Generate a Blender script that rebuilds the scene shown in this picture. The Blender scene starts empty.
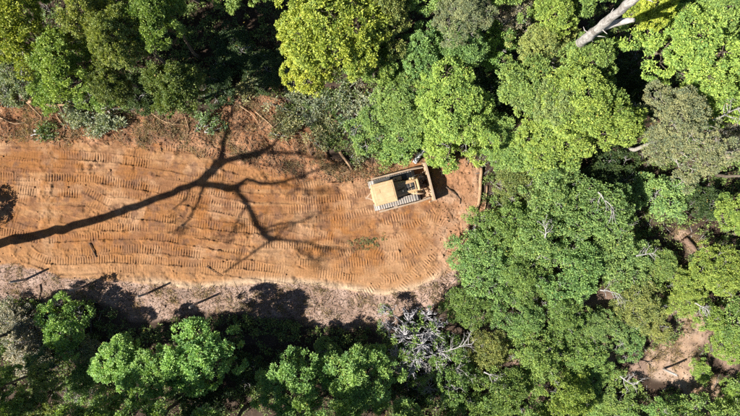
import bpy, math, random
import numpy as np
from mathutils import Vector, Matrix

# ------------------------------------------------------------------ camera, sky, sun, exposure
PPM = 12.0            # photograph pixels per metre on the ground
CAMH = 45.0
scene = bpy.context.scene
C = scene.collection
cam_d = bpy.data.cameras.new('camera')
cam = bpy.data.objects.new('camera', cam_d); C.objects.link(cam)
cam.location = (0, 0, CAMH); cam.rotation_euler = (0, 0, 0)
cam_d.sensor_width = 36.0
cam_d.lens = 36.0 * CAMH / (740 / PPM)
cam_d.clip_end = 2000
scene.camera = cam

SUN_EL = math.radians(43)
SUN_AZ = math.radians(24)             # the light travels towards this bearing (from +X)
sd = Vector((math.cos(SUN_AZ), math.sin(SUN_AZ)))
world = bpy.data.worlds.new('World'); scene.world = world; world.use_nodes = True
wn = world.node_tree.nodes; wl = world.node_tree.links
for n in list(wn): wn.remove(n)
sky = wn.new('ShaderNodeTexSky'); sky.sky_type = 'NISHITA'; sky.sun_disc = False
sky.air_density = .7; sky.dust_density = .4
sky.sun_elevation = SUN_EL; sky.sun_rotation = math.atan2(-sd.x, -sd.y)
bg = wn.new('ShaderNodeBackground'); bg.inputs['Strength'].default_value = 0.05
wo = wn.new('ShaderNodeOutputWorld')
wl.new(sky.outputs[0], bg.inputs[0]); wl.new(bg.outputs[0], wo.inputs[0])
sl = bpy.data.lights.new('sun', 'SUN'); sl.energy = 5.0; sl.angle = math.radians(0.42); sl.color = (1.0, 0.95, 0.86)
sun = bpy.data.objects.new('sun', sl); C.objects.link(sun)
ldir = Vector((sd.x * math.cos(SUN_EL), sd.y * math.cos(SUN_EL), -math.sin(SUN_EL)))
sun.rotation_euler = ldir.to_track_quat('-Z', 'Y').to_euler(); sun.location = (-40, -20, 60)
scene.view_settings.view_transform = 'Standard'; scene.view_settings.look = 'None'
scene.view_settings.exposure = 1.4; scene.view_settings.gamma = 1.0
scene.view_settings.use_curve_mapping = False
scene.cycles.max_bounces = 5; scene.cycles.diffuse_bounces = 3; scene.cycles.glossy_bounces = 2
scene.cycles.transmission_bounces = 3; scene.cycles.use_denoising = False

# ------------------------------------------------------------------ helpers
RNG = np.random.default_rng(11)
def G(px, py, h=0.0):
    """point at height h that the photograph shows at pixel (px, py)"""
    k = (CAMH - h) / CAMH / PPM
    return np.array([(px - 370) * k, (208 - py) * k])

def tag(o, label=None, cat=None, group=None, kind=None):
    if label: o['label'] = label
    if cat: o['category'] = cat
    if group: o['group'] = group
    if kind: o['kind'] = kind
    return o

def mesh_np(name, V, F, mat=None, smooth=False, tone=None, col=None):
    """V (n,3) float, F (m,3) or (m,4) int"""
    me = bpy.data.meshes.new(name)
    V = np.ascontiguousarray(V, dtype=np.float32); F = np.ascontiguousarray(F, dtype=np.int32)
    k = F.shape[1]
    me.vertices.add(len(V)); me.vertices.foreach_set('co', V.ravel())
    me.loops.add(F.size); me.loops.foreach_set('vertex_index', F.ravel())
    me.polygons.add(len(F))
    me.polygons.foreach_set('loop_start', np.arange(0, F.size, k, dtype=np.int32))
    me.polygons.foreach_set('loop_total', np.full(len(F), k, dtype=np.int32))
    me.update(calc_edges=True)
    if smooth: me.polygons.foreach_set('use_smooth', np.ones(len(F), dtype=bool))
    if tone is not None:
        a = me.attributes.new('tone', 'FLOAT', 'POINT'); a.data.foreach_set('value', tone.astype(np.float32))
    if col is not None:
        a = me.attributes.new('soil', 'FLOAT_COLOR', 'POINT')
        a.data.foreach_set('color', np.concatenate([col, np.ones((len(col), 1))], 1).astype(np.float32).ravel())
    if mat: me.materials.append(mat)
    return me

def link(name, me, parent=None, loc=None, rot=None, scale=None):
    o = bpy.data.objects.new(name, me); C.objects.link(o)
    if parent: o.parent = parent
    if loc is not None: o.location = loc
    if rot is not None: o.rotation_euler = rot
    if scale is not None: o.scale = scale
    return o

class MB:
    """collects shapes into one mesh"""
    def __init__(s): s.V = []; s.F = []; s.n = 0
    def add(s, V, F):
        V = np.asarray(V, float); s.V.append(V)
        for f in F: s.F.append(tuple(i + s.n for i in f))
        s.n += len(V)
    def box(s, c, size, rot=None, taper=None, bevel=0.0):
        hx, hy, hz = [q / 2 for q in size]
        b = min(bevel, hx * .9, hy * .9, hz * .9)
        if b <= 0:
            P = np.array([(x, y, z) for z in (-hz, hz) for y in (-hy, hy) for x in (-hx, hx)])
            F = [(0, 2, 3, 1), (4, 5, 7, 6), (0, 1, 5, 4), (2, 6, 7, 3), (0, 4, 6, 2), (1, 3, 7, 5)]
        else:                       # chamfered on the top and on the four uprights
            def ring(x, y, z, q): return [(-x + q, -y, z), (x - q, -y, z), (x, -y + q, z), (x, y - q, z), (x - q, y, z), (-x + q, y, z), (-x, y - q, z), (-x, -y + q, z)]
            P = np.array(ring(hx, hy, -hz, b) + ring(hx, hy, hz - b, b) + ring(hx - b, hy - b, hz, b * .6))
            F = [tuple(range(7, -1, -1)), tuple(range(16, 24))]
            for r in (0, 8):
                for i in range(8): j = (i + 1) % 8; F.append((r + i, r + j, r + 8 + j, r + 8 + i))
        if taper: P[P[:, 2] > 0, 0] *= taper[0]; P[P[:, 2] > 0, 1] *= taper[1]
        if rot is not None: P = P @ np.array(rot.to_matrix() if hasattr(rot, 'to_matrix') else rot).T
        s.add(P + np.array(c), F)
    def tube(s, pts, rad, sides=8, caps=True):
        pts = np.asarray(pts, float); n = len(pts)
        rad = np.broadcast_to(np.asarray(rad, float), (n,))
        T = np.gradient(pts, axis=0); T /= np.linalg.norm(T, axis=1)[:, None] + 1e-9
        up = np.array([0, 0, 1.]) if abs(T[0][2]) < .9 else np.array([1., 0, 0])
        V = []; u = np.cross(T[0], up); u /= np.linalg.norm(u)
        a = np.arange(sides) * 2 * math.pi / sides
        for i in range(n):
            u = u - T[i] * (u @ T[i]); u /= np.linalg.norm(u) + 1e-9; w = np.cross(T[i], u)
            V.append(pts[i] + rad[i] * (np.cos(a)[:, None] * u + np.sin(a)[:, None] * w))
        F = []
        for i in range(n - 1):
            for j in range(sides):
                k = (j + 1) % sides
                F.append((i * sides + j, i * sides + k, (i + 1) * sides + k, (i + 1) * sides + j))
        if caps: F += [tuple(range(sides - 1, -1, -1)), tuple((n - 1) * sides + j for j in range(sides))]
        s.add(np.concatenate(V), F)
    def prism(s, prof, y0, y1, axis='y'):
        """profile in x-z extruded along y"""
        n = len(prof)
        P = [(x, y0, z) for x, z in prof] + [(x, y1, z) for x, z in prof]
        F = [tuple(range(n)), tuple(range(2 * n - 1, n - 1, -1))]
        for i in range(n): j = (i + 1) % n; F.append((i, i + n, j + n, j))
        s.add(P, F)
    def mesh(s, name, mat=None, smooth=False):
        me = bpy.data.meshes.new(name); me.from_pydata(np.concatenate(s.V).tolist(), [], s.F); me.update()
        if mat: me.materials.append(mat)
        if smooth: me.polygons.foreach_set('use_smooth', [True] * len(me.polygons))
        return me
    def build(s, name, mat=None, parent=None, smooth=False, **k):
        return link(name, s.mesh(name, mat, smooth), parent, **k)

def lattice(seed, n=97): return np.random.default_rng(seed).random((n, n))
def vnoise(X, Y, sx, sy=None, seed=0):
    """smooth value noise, cell size sx by sy, 0..1"""
    sy = sy or sx; L = lattice(seed); n = len(L)
    u = X / sx + 1000; v = Y / sy + 1000
    i = np.floor(u).astype(int); j = np.floor(v).astype(int); fu = u - i; fv = v - j
    fu = fu * fu * fu * (fu * (fu * 6 - 15) + 10); fv = fv * fv * fv * (fv * (fv * 6 - 15) + 10)
    i0, i1, j0, j1 = i % n, (i + 1) % n, j % n, (j + 1) % n
    return (L[i0, j0] * (1 - fu) + L[i1, j0] * fu) * (1 - fv) + (L[i0, j1] * (1 - fu) + L[i1, j1] * fu) * fv
def fbm(X, Y, s, seed=0, oct=3, ay=1.0):
    t = 0; a = 1; w = 0
    for o in range(oct):
        c, sn = math.cos(.7 * o), math.sin(.7 * o)
        if ay == 1.0: t = t + a * vnoise(X * c - Y * sn, X * sn + Y * c, s, s, seed + o * 7)
        else: t = t + a * vnoise(X, Y, s, s * ay, seed + o * 7)
        w += a; a *= .55; s *= .47
    return t / w
def sstep(a, b, x): t = np.clip((x - a) / (b - a), 0, 1); return t * t * (3 - 2 * t)
def poly_sd(X, Y, P):
    """signed distance to polygon, positive inside"""
    P = np.asarray(P, float); d = np.full(X.shape, 1e9); ins = np.zeros(X.shape, bool)
    for (x0, y0), (x1, y1) in zip(P, np.roll(P, -1, 0)):
        ex, ey = x1 - x0, y1 - y0; t = np.clip(((X - x0) * ex + (Y - y0) * ey) / (ex * ex + ey * ey), 0, 1)
        d = np.minimum(d, (X - x0 - t * ex) ** 2 + (Y - y0 - t * ey) ** 2)
        c = (y0 > Y) != (y1 > Y)
        if ey != 0: ins ^= c & (X < (Y - y0) * ex / ey + x0)
    return np.sqrt(d) * np.where(ins, 1, -1)
def px_poly(pts): return [G(*p) for p in pts]
def smooth_path(pts, step):
    """Catmull-Rom through points, resampled"""
    P = np.asarray(pts, float)
    Q = np.vstack([2 * P[0] - P[1], P, 2 * P[-1] - P[-2]]); out = []
    for i in range(1, len(Q) - 2):
        n = max(2, int(np.linalg.norm(Q[i + 1] - Q[i]) / step))
        for t in np.linspace(0, 1, n, endpoint=False):
            out.append(.5 * ((2 * Q[i]) + (-Q[i - 1] + Q[i + 1]) * t + (2 * Q[i - 1] - 5 * Q[i] + 4 * Q[i + 1] - Q[i + 2]) * t * t + (-Q[i - 1] + 3 * Q[i] - 3 * Q[i + 1] + Q[i + 2]) * t ** 3))
    out.append(P[-1]); return np.array(out)

# ------------------------------------------------------------------ materials
def mat_new(name):
    m = bpy.data.materials.new(name); m.use_nodes = True
    nt = m.node_tree; b = nt.nodes['Principled BSDF']; return m, nt, b
def N(nt, t, **k):
    n = nt.nodes.new(t)
    for a, v in k.items(): setattr(n, a, v)
    return n
def mixc(nt, fac, a, b, mode='MIX'):
    m = N(nt, 'ShaderNodeMix', data_type='RGBA', blend_type=mode)
    for s, v in ((0, fac), (6, a), (7, b)):
        if hasattr(v, 'links') or isinstance(v, bpy.types.NodeSocket): nt.links.new(v, m.inputs[s])
        else: m.inputs[s].default_value = v if s == 0 else (tuple(v) + (1,))[:4]
    return m.outputs[2]
def noise(nt, scale, detail=4, rough=.6, vec=None):
    n = N(nt, 'ShaderNodeTexNoise'); n.inputs['Scale'].default_value = scale
    n.inputs['Detail'].default_value = detail; n.inputs['Roughness'].default_value = rough
    if vec is None:
        tc = N(nt, 'ShaderNodeTexCoord'); vec = tc.outputs['Object']
    nt.links.new(vec, n.inputs['Vector']); return n.outputs['Fac']
def ramp(nt, fac, stops):
    r = N(nt, 'ShaderNodeValToRGB'); nt.links.new(fac, r.inputs[0]); e = r.color_ramp.elements
    while len(e) < len(stops): e.new(.5)
    for i, (p, c) in enumerate(stops): e[i].position = p; e[i].color = (tuple(c) + (1,))[:4]
    return r.outputs[0]
def bump(nt, b, h, strength=.3, dist=.05):
    n = N(nt, 'ShaderNodeBump'); n.inputs['Strength'].default_value = strength; n.inputs['Distance'].default_value = dist
    nt.links.new(h, n.inputs['Height']); nt.links.new(n.outputs[0], b.inputs['Normal'])

def leaf_material(name, trans=.28, spread=.45, gold=.985):
    """leaf colour: object colour, varied leaf by leaf"""
    m, nt, b = mat_new(name)
    oi = N(nt, 'ShaderNodeObjectInfo'); at = N(nt, 'ShaderNodeAttribute', attribute_name='tone')
    lo = mixc(nt, 1.0, oi.outputs['Color'], (.52, .66, .78), 'MULTIPLY')
    hi = mixc(nt, 1.0, oi.outputs['Color'], (1.5, 1.34, 1.12), 'MULTIPLY')
    c = mixc(nt, at.outputs['Fac'], lo, hi)
    g = N(nt, 'ShaderNodeMath', operation='GREATER_THAN'); nt.links.new(at.outputs['Fac'], g.inputs[0]); g.inputs[1].default_value = gold
    c = mixc(nt, g.outputs[0], c, (.36, .26, .06))
    nt.links.new(c, b.inputs['Base Color']); b.inputs['Roughness'].default_value = .5
    b.inputs['Specular IOR Level'].default_value = .3
    tr = N(nt, 'ShaderNodeBsdfTranslucent'); tc = mixc(nt, 1.0, c, (1.25, 1.35, .55), 'MULTIPLY'); nt.links.new(tc, tr.inputs[0])
    mx = N(nt, 'ShaderNodeMixShader'); mx.inputs[0].default_value = trans
    nt.links.new(b.outputs[0], mx.inputs[1]); nt.links.new(tr.outputs[0], mx.inputs[2])
    nt.links.new(mx.outputs[0], nt.nodes['Material Output'].inputs[0]); return m
LEAF = leaf_material('leaf')

def bark_material(name, a, b2, scale=6):
    m, nt, b = mat_new(name)
    c = ramp(nt, noise(nt, scale, 6, .7), [(.3, a), (.7, b2)])
    nt.links.new(c, b.inputs['Base Color']); b.inputs['Roughness'].default_value = .9
    b.inputs['Specular IOR Level'].default_value = .15
    bump(nt, b, noise(nt, scale * 4, 5, .7), .6, .03); return m
BARK = bark_material('bark_brown', (.06, .045, .033), (.17, .14, .11))
BARK_PALE = bark_material('bark_pale_grey', (.15, .135, .115), (.36, .335, .295), 4)
TWIG_GREY = bark_material('twig_grey', (.17, .16, .155), (.36, .345, .325), 5)
WOOD_WHITE = bark_material('wood_bleached', (.13, .12, .11), (.46, .435, .40), 2.6)
def streak_bark(name, a, b2, dark):
    m, nt, b = mat_new(name); tc = N(nt, 'ShaderNodeTexCoord'); mp = N(nt, 'ShaderNodeMapping'); mp.inputs['Scale'].default_value = (7, 7, .9); nt.links.new(tc.outputs['Object'], mp.inputs[0])
    n_ = noise(nt, 1.3, 8, .7, mp.outputs[0]); c = ramp(nt, n_, [(.3, a), (.62, b2)])
    c = mixc(nt, ramp(nt, noise(nt, 1.1, 6, .7), [(.52, (0, 0, 0)), (.68, (1, 1, 1))]), c, dark)
    nt.links.new(c, b.inputs['Base Color']); b.inputs['Roughness'].default_value = .85; bump(nt, b, n_, .9, .06); return m
DEADWOOD = streak_bark('dead_trunk_bark', (.14, .125, .11), (.47, .44, .41), (.13, .11, .09))
WOOD_TAN = bark_material('wood_tan', (.19, .115, .066), (.38, .255, .155), 5)
WOOD_BROWN = bark_material('wood_brown', (.06, .042, .032), (.24, .155, .11), 9)
WOOD_DARK = bark_material('wood_dark', (.035, .025, .02), (.10, .07, .05), 6)

# ------------------------------------------------------------------ ground sheet
fx0, fx1, fy0, fy1, fs = -32.5, 11.5, -10.5, 11.0, .052
def axis(lo, hi, fs, mid, step, far):
    a = list(np.arange(lo, hi, fs))
    r = [a[-1]]
    while r[-1] < mid[1]: r.append(r[-1] + step)
    while r[-1] < far: r.append(r[-1] + max(step, (r[-1] - mid[1]) * .5 + 1))
    l = [a[0]]
    while l[-1] > mid[0]: l.append(l[-1] - step)
    while l[-1] > -far: l.append(l[-1] - max(step, (mid[0] - l[-1]) * .5 + 1))
    return np.array(l[:0:-1] + a + r[1:])
xs = axis(fx0, fx1, .043, (-40, 38), .16, 700); ys = axis(fy0, fy1, fs, (-26, 26), .16, 700)
X, Y = np.meshgrid(xs, ys, indexing='xy')
CLEAR = px_poly([(-90, 92), (0, 94), (30, 100), (60, 114), (100, 118), (132, 112), (150, 106), (185, 118), (205, 118), (228, 100), (255, 88), (285, 100), (305, 128), (330, 152), (352, 166), (385, 160), (422, 162), (440, 166), (462, 154), (480, 158), (486, 172), (485, 212), (474, 232), (460, 250), (452, 275), (447, 300), (432, 316), (408, 320), (395, 332), (360, 330), (320, 326), (270, 316), (240, 312), (200, 312), (165, 318), (130, 322), (112, 305), (70, 302), (40, 300), (0, 296), (-90, 290)])  # lower edge pulled up so the dark floor colour stands for tree shade
BARE1 = px_poly([(645, 352), (676, 342), (686, 332), (683, 318), (700, 312), (708, 326), (700, 345), (692, 352), (706, 368), (720, 388), (715, 402), (692, 396), (668, 384), (648, 378)])
BARE2 = px_poly([(664, 236), (676, 228), (688, 230), (712, 246), (716, 262), (703, 266), (690, 252), (678, 242)])
warp = (fbm(X, Y, 2.2, 5, 3) - .5) * 1.6
sdc = poly_sd(X, Y, CLEAR) + warp; sd1 = poly_sd(X, Y, BARE1) + warp * .7; sd2 = poly_sd(X, Y, BARE2) + warp * .6
clear = sstep(-.25, .35, sdc)
bare = np.maximum(sstep(-.2, .3, sd1), sstep(-.2, .3, sd2))
def curve_y(pts):
    P = np.array([G(*p) for p in pts]); return np.interp(X, P[:, 0], P[:, 1])
# graded floor: between the upper bank line and the lower verge line
bank_y = curve_y([(-90, 140), (0, 138), (60, 141), (120, 143), (170, 148), (230, 160), (280, 176), (330, 184), (372, 182), (405, 164), (440, 160), (500, 156)])
verge_y = curve_y([(-90, 262), (0, 264), (35, 268), (60, 277), (100, 279), (150, 283), (200, 289), (250, 283), (300, 284), (350, 290), (385, 296), (420, 288), (450, 270), (500, 262)])
jit = (fbm(X, Y, 1.1, 40, 3) - .5) * .9
up = sstep(-.25, .35, Y - bank_y + jit)              # rough upper bank
low = sstep(-.15, .2, verge_y - Y + jit * .5)        # littered lower verge
right = sstep(4.6, 6.6, X + jit) * clear             # loose soil beyond the machine
floor = clear * (1 - up) * (1 - low)

Z = (fbm(X, Y, 9, 1, 3) - .5) * .5 * (1 - floor) + (fbm(X, Y, 14, 2, 2) - .5) * .35
far = sstep(60, 400, np.hypot(X, Y)); Z = Z * (1 - far)
rough = fbm(X, Y, .9, 3, 4) - .5
Z += rough * .12 * (1 - clear) * (1 - far)
Z += clear * up * ((fbm(X, Y, 1.4, 8, 4) - .42) * .95 + .12)
Z += right * (1 - up) * (fbm(X, Y, .8, 9, 4) - .5) * .28
Z += bare * (fbm(X, Y, .6, 77, 3) - .5) * .22
Z += clear * low * ((fbm(X, Y, .5, 12, 3) - .5) * .13)
ridge = np.exp(-((Y - verge_y - .1 + jit * .4) / .28) ** 2) * sstep(-24, -19, X)
Z += clear * ridge * .09 * (.4 + vnoise(X, Y, 1.7, .6, 21))
Z += floor * ((fbm(X, Y, .35, 13, 4) - .5) * .075 + np.maximum(0, fbm(X, Y, .9, 17, 4) - .56) * .55 - np.maximum(0, fbm(X, Y, 1.2, 19, 4) - .6) * .5 + (vnoise(X, Y, 3.5, .16, 15) - .5) * .05 + (fbm(X, Y, 1.3, 16, 2) - .5) * .1)

TRACKS = [
    [(-60, 150), (0, 152), (41, 156)], [(-60, 161), (0, 163), (40, 167)], [(-60, 175), (0, 176), (40, 178)], [(-40, 186), (0, 188), (41, 193)],
    [(50, 154), (115, 159), (160, 166), (205, 174), (250, 182)], [(45, 177), (82, 178), (140, 186), (200, 199), (250, 209)],
    [(50, 192), (82, 194)], [(84, 189), (112, 204)], [(12, 217), (42, 226)],
    [(48, 240), (90, 237), (150, 236), (205, 244), (250, 253)], [(28, 250), (42, 258), (62, 261), (110, 259), (180, 262), (250, 266), (300, 272), (380, 279), (405, 274)],
    [(120, 213), (170, 219), (215, 226), (262, 231)], [(205, 190), (240, 197), (280, 200), (330, 199), (374, 190)],
    [(240, 222), (290, 219), (335, 217), (380, 209)], [(330, 233), (380, 231), (412, 224), (436, 210)],
    [(262, 244), (300, 246), (345, 252), (395, 256), (420, 249), (440, 232)], [(296, 262), (335, 264), (372, 262)],
    [(388, 306), (402, 288), (418, 270), (436, 252)], [(352, 300), (372, 288), (392, 268)], [(400, 246), (418, 266), (428, 284)],
    [(372, 248), (392, 262), (404, 280)], [(430, 236), (446, 252), (452, 268)], [(110, 139), (126, 130), (143, 119)], [(160, 146), (205, 152), (240, 162)], [(440, 206), (452, 224), (458, 246)],
    [(446, 214), (440, 236), (424, 256), (396, 268), (360, 272)], [(456, 232), (448, 256), (430, 276), (406, 288)], [(464, 214), (466, 236), (456, 262), (440, 286)], [(380, 222), (410, 216), (440, 220), (458, 236)], [(330, 256), (362, 246), (400, 238), (426, 226)], [(280, 210), (320, 208), (356, 204)],
    [(60, 218), (100, 226), (150, 228)], [(100, 248), (160, 250), (215, 256)], [(205, 206), (250, 216), (300, 230), (350, 240)], [(-40, 236), (0, 231), (40, 240)], [(300, 186), (340, 178), (372, 178)],
]
marks = np.zeros_like(Z)
OLD = []
for t in TRACKS[:17]:
    for dy in (-8.6, 8.2):
        OLD.append([(x + RNG.normal() * 6, y + dy + RNG.normal() * 1.2) for x, y in t])
PASSES = [(t, .62) for t in OLD] + [(t, 1.0) for t in TRACKS]
for ti, (t, amp) in enumerate(PASSES):
    P = smooth_path([G(*p) for p in t], .15)
    lo, hi = P.min(0) - .7, P.max(0) + .7
    a0, a1 = np.searchsorted(xs, lo[0]), np.searchsorted(xs, hi[0]); b0, b1 = np.searchsorted(ys, lo[1]), np.searchsorted(ys, hi[1])
    x, y = X[b0:b1, a0:a1], Y[b0:b1, a0:a1]
    best = np.full(x.shape, 1e9); S = np.zeros_like(x); s0 = 0
    for q0, q1 in zip(P[:-1], P[1:]):
        e = q1 - q0; L = np.linalg.norm(e)
        if L < 1e-6: continue
        tt = np.clip(((x - q0[0]) * e[0] + (y - q0[1]) * e[1]) / L ** 2, 0, 1)
        d = np.hypot(x - q0[0] - tt * e[0], y - q0[1] - tt * e[1]); k = d < best
        best[k] = d[k]; S[k] = (s0 + tt * L)[k]; s0 += L
    w = 1 - sstep(.29, .35, best + (vnoise(x, y, .5, .5, 60 + ti) - .5) * .16 + (vnoise(x, y, .16, .16, 160 + ti) - .5) * .09)
    end = sstep(0, .3, S) * (1 - sstep(s0 - .3, s0, S))
    ph = (S / .215 + (vnoise(x, y, .8, .8, 90 + ti) - .5) * .35) % 1.0
    rib = np.exp(-((ph - .5) / .17) ** 2)
    fade = amp * (.03 + .97 * sstep(.33, .68, .65 * vnoise(x, y, 1.9, 1.0, 120 + ti) + .35 * vnoise(x, y, .4, .4, 220 + ti)))
    w = w * end * (1 if amp == 1 else sstep(.3, .6, vnoise(x, y, 2.6, 1.0, 260 + ti)) * .8)
    sub = Z[b0:b1, a0:a1]
    lip = np.exp(-((best - .36) / .06) ** 2) * end
    Z[b0:b1, a0:a1] = sub * (1 - .75 * w) + w * (-.03 * amp + rib * .080 * fade * (.7 + .6 * vnoise(x, y, .3, .3, 500 + ti))) * 1.0 + w * (.75 * vnoise(x, y, 2, 2, 33) * .04) + lip * .02 * amp * (.3 + 1.4 * vnoise(x, y, .35, .35, 700 + ti))
    marks[b0:b1, a0:a1] = np.maximum(marks[b0:b1, a0:a1], w * (1 - rib))
# spoil in front of the blade
HEAD = math.radians(14.5); DOZ = np.array([2.0, 1.42])
lx = (X - DOZ[0]) * math.cos(HEAD) + (Y - DOZ[1]) * math.sin(HEAD); ly = -(X - DOZ[0]) * math.sin(HEAD) + (Y - DOZ[1]) * math.cos(HEAD)
Z += .38 * np.exp(-((lx - 3.45) / .42) ** 2 - (ly / 1.35) ** 4) * (.6 + .8 * fbm(X, Y, .5, 71, 3))
under = np.exp(-(lx / 2.3) ** 6 - (ly / 1.4) ** 6); Z = Z * (1 - under) - .02 * under

# soil colours (ground pigment; the forest floor is dark litter deepened for tree shade)
def mixa(c, w, k): return c * (1 - w[..., None]) + np.array(k) * w[..., None]
n1 = fbm(X, Y, 3.2, 20, 4); n2 = fbm(X, Y, 1.0, 24, 4); n3 = fbm(X, Y, 5.5, 28, 3); nst = vnoise(X, Y, 4.5, .35, 31)
col = np.zeros(X.shape + (3,)) + np.array([.075, .050, .034])
col = mixa(col, sstep(.45, .7, n2), [.12, .085, .06])
col = mixa(col, sstep(.45, .62, fbm(X, Y, 1.5, 64, 3)) * sstep(7, 9, X) * sstep(-6.5, -8, Y) * .85, [.46, .31, .22])
cl = np.zeros(X.shape + (3,)) + np.array([.435, .215, .088])
cl = mixa(cl, sstep(.40, .68, n1) * .85, [.375, .155, .045])
cl = mixa(cl, sstep(-1.5, 4.5, Y + jit) * sstep(-4, -14, X) * .45, [.33, .145, .05])
cl = mixa(cl, sstep(.52, .8, n3 * .6 + nst * .4) * .7, [.50, .285, .135])
cl = mixa(cl, sstep(.48, .70, n2) * .7, [.27, .13, .062])
cl = mixa(cl, sstep(.50, .72, fbm(X, Y, 1.8, 45, 5)) * .55, [.56, .34, .185])
cl = mixa(cl, sstep(.56, .76, fbm(X, Y, .7, 52, 4)) * .75, [.22, .115, .065])
cl = mixa(cl, sstep(.6, .85, vnoise(X, Y, 6, .22, 55)) * .4, [.29, .13, .06])
cl = mixa(cl, sstep(2.5, 5.5, verge_y + 6.2 - Y + jit) * .55, [.50, .275, .125])
cl = mixa(cl, np.exp(-((Y - verge_y - .15) / .32) ** 2) * sstep(-22, -16, X) * .95, [.70, .50, .31])
cl = mixa(cl, up * .9, [.37, .175, .082]); cl = mixa(cl, up * sstep(.46, .7, n2), [.50, .27, .14])
cl = mixa(cl, up * sstep(.55, .75, n1) * .8, [.20, .105, .06])
cl = mixa(cl, right * .75, [.47, .255, .135]); cl = mixa(cl, right * sstep(.5, .72, n2) * .7, [.56, .36, .22])
vg = np.zeros(X.shape + (3,)) + np.array([.43, .285, .205])
vg = mixa(vg, sstep(.4, .7, n2), [.54, .38, .285]); vg = mixa(vg, sstep(.5, .75, n1) * .7, [.29, .205, .155])
vg = mixa(vg, sstep(-3, 6, X) * .7, [.58, .40, .295])
cl = cl * (1 - low[..., None]) + vg * low[..., None]
br = np.zeros(X.shape + (3,)) + np.array([.52, .35, .225]); br = mixa(br, sstep(.45, .7, n2), [.62, .45, .32]); br = mixa(br, sstep(.5, .7, fbm(X, Y, .6, 58, 4)) * .8, [.28, .19, .13])
col = col * (1 - clear[..., None]) + cl * clear[..., None]
col = col * (1 - bare[..., None]) + br * bare[..., None]
col = col * np.array([.54, .555, .605])

m, nt, b = mat_new('soil')
at = N(nt, 'ShaderNodeAttribute', attribute_name='soil')
c = mixc(nt, 1.0, at.outputs['Color'], ramp(nt, noise(nt, 9, 8, .75), [(.25, (.62, .58, .55)), (.5, (.98, .98, .98)), (.78, (1.3, 1.3, 1.32))]), 'MULTIPLY')
c = mixc(nt, 1.0, c, ramp(nt, noise(nt, 1.4, 5, .6), [(.3, (.85, .82, .8)), (.7, (1.12, 1.12, 1.12))]), 'MULTIPLY')
nt.links.new(c, b.inputs['Base Color']); b.inputs['Roughness'].default_value = .95; b.inputs['Specular IOR Level'].default_value = .1
bump(nt, b, noise(nt, 14, 7, .7), .55, .05)
SOIL = m
nx, ny = len(xs), len(ys)
idx = np.arange(nx * ny).reshape(ny, nx)
F = np.stack([idx[:-1, :-1], idx[:-1, 1:], idx[1:, 1:], idx[1:, :-1]], -1).reshape(-1, 4)
ground = link('ground', mesh_np('ground', np.stack([X, Y, Z], -1).reshape(-1, 3), F, SOIL, True, col=col.reshape(-1, 3)))
tag(ground, 'orange graded dirt with ribbed track marks and dark forest floor around it', 'ground', kind='structure')

def at_grid(A, x, y):
    x = np.asarray(x, float); y = np.asarray(y, float)
    i = np.clip(np.searchsorted(xs, x) - 1, 0, nx - 2); j = np.clip(np.searchsorted(ys, y) - 1, 0, ny - 2)
    u = (x - xs[i]) / (xs[i + 1] - xs[i]); v = (y - ys[j]) / (ys[j + 1] - ys[j])
    return (A[j, i] * (1 - u) + A[j, i + 1] * u) * (1 - v) + (A[j + 1, i] * (1 - u) + A[j + 1, i + 1] * u) * v
def gz(x, y): return at_grid(Z, x, y)
notclear = np.minimum(1 - clear, 1 - bare)

# ------------------------------------------------------------------ foliage
def unit(v): return v / (np.linalg.norm(v, axis=-1, keepdims=True) + 1e-9)
def leaves(pos, axis_, nrm, ln, wd, fold=.25):
    """kite leaves folded along the midrib, two triangles each"""
    n = len(pos); a = unit(axis_); s = unit(np.cross(a, nrm)); u = np.cross(s, a)
    ln = ln[:, None]; wd = wd[:, None]
    V = np.empty((n, 4, 3)); V[:, 0] = pos
    V[:, 1] = pos + a * ln * .45 + s * wd * .5 + u * wd * fold
    V[:, 2] = pos + a * ln - u * ln * .12
    V[:, 3] = pos + a * ln * .45 - s * wd * .5 + u * wd * fold
    i = np.arange(n)[:, None] * 4
    F = np.concatenate([i + np.array([0, 1, 2]), i + np.array([0, 2, 3])], 1).reshape(-1, 3)
    return V.reshape(-1, 3), F
def tuft_leaves(r, T, O, per, tr, ln, wd, flat=.7, up=.6, wild=.55):
    """leaf tufts at T, each facing O"""
    n = len(T); k = np.repeat(np.arange(n), per); m = len(k)
    d = unit(r.normal(size=(m, 3)))
    out = unit(d + O[k] * .9)
    pos = T[k] + out * (tr[k] * r.uniform(.15, 1.0, m) ** .7)[:, None] * np.array([1, 1, flat])
    ax = unit(out + r.normal(size=(m, 3)) * .45 + np.array([0, 0, -.15]))
    nr = unit(np.array([0, 0, up]) + O[k] * .5 + r.normal(size=(m, 3)) * wild)
    V, Fc = leaves(pos, ax, nr, ln * r.uniform(.65, 1.3, m), wd * r.uniform(.65, 1.3, m))
    tone = np.clip(.5 + (r.random(n)[k] - .5) * .5 + (r.random(m) - .5) * .75, 0, .97)
    tone = np.where(r.random(m) < .006, 1.0, tone)
    return V, Fc, np.repeat(tone, 4)

def limb(r, a, b_, bend=.15, n=6):
    a = np.asarray(a, float); b_ = np.asarray(b_, float); L = np.linalg.norm(b_ - a)
    t = np.linspace(0, 1, n)[:, None]
    off = r.normal(size=3) * L * bend
    P = a + (b_ - a) * t + off * (t * (1 - t) * 2) + r.normal(size=(n, 3)) * L * .015
    P[0] = a; P[-1] = b_
    return P

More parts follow.
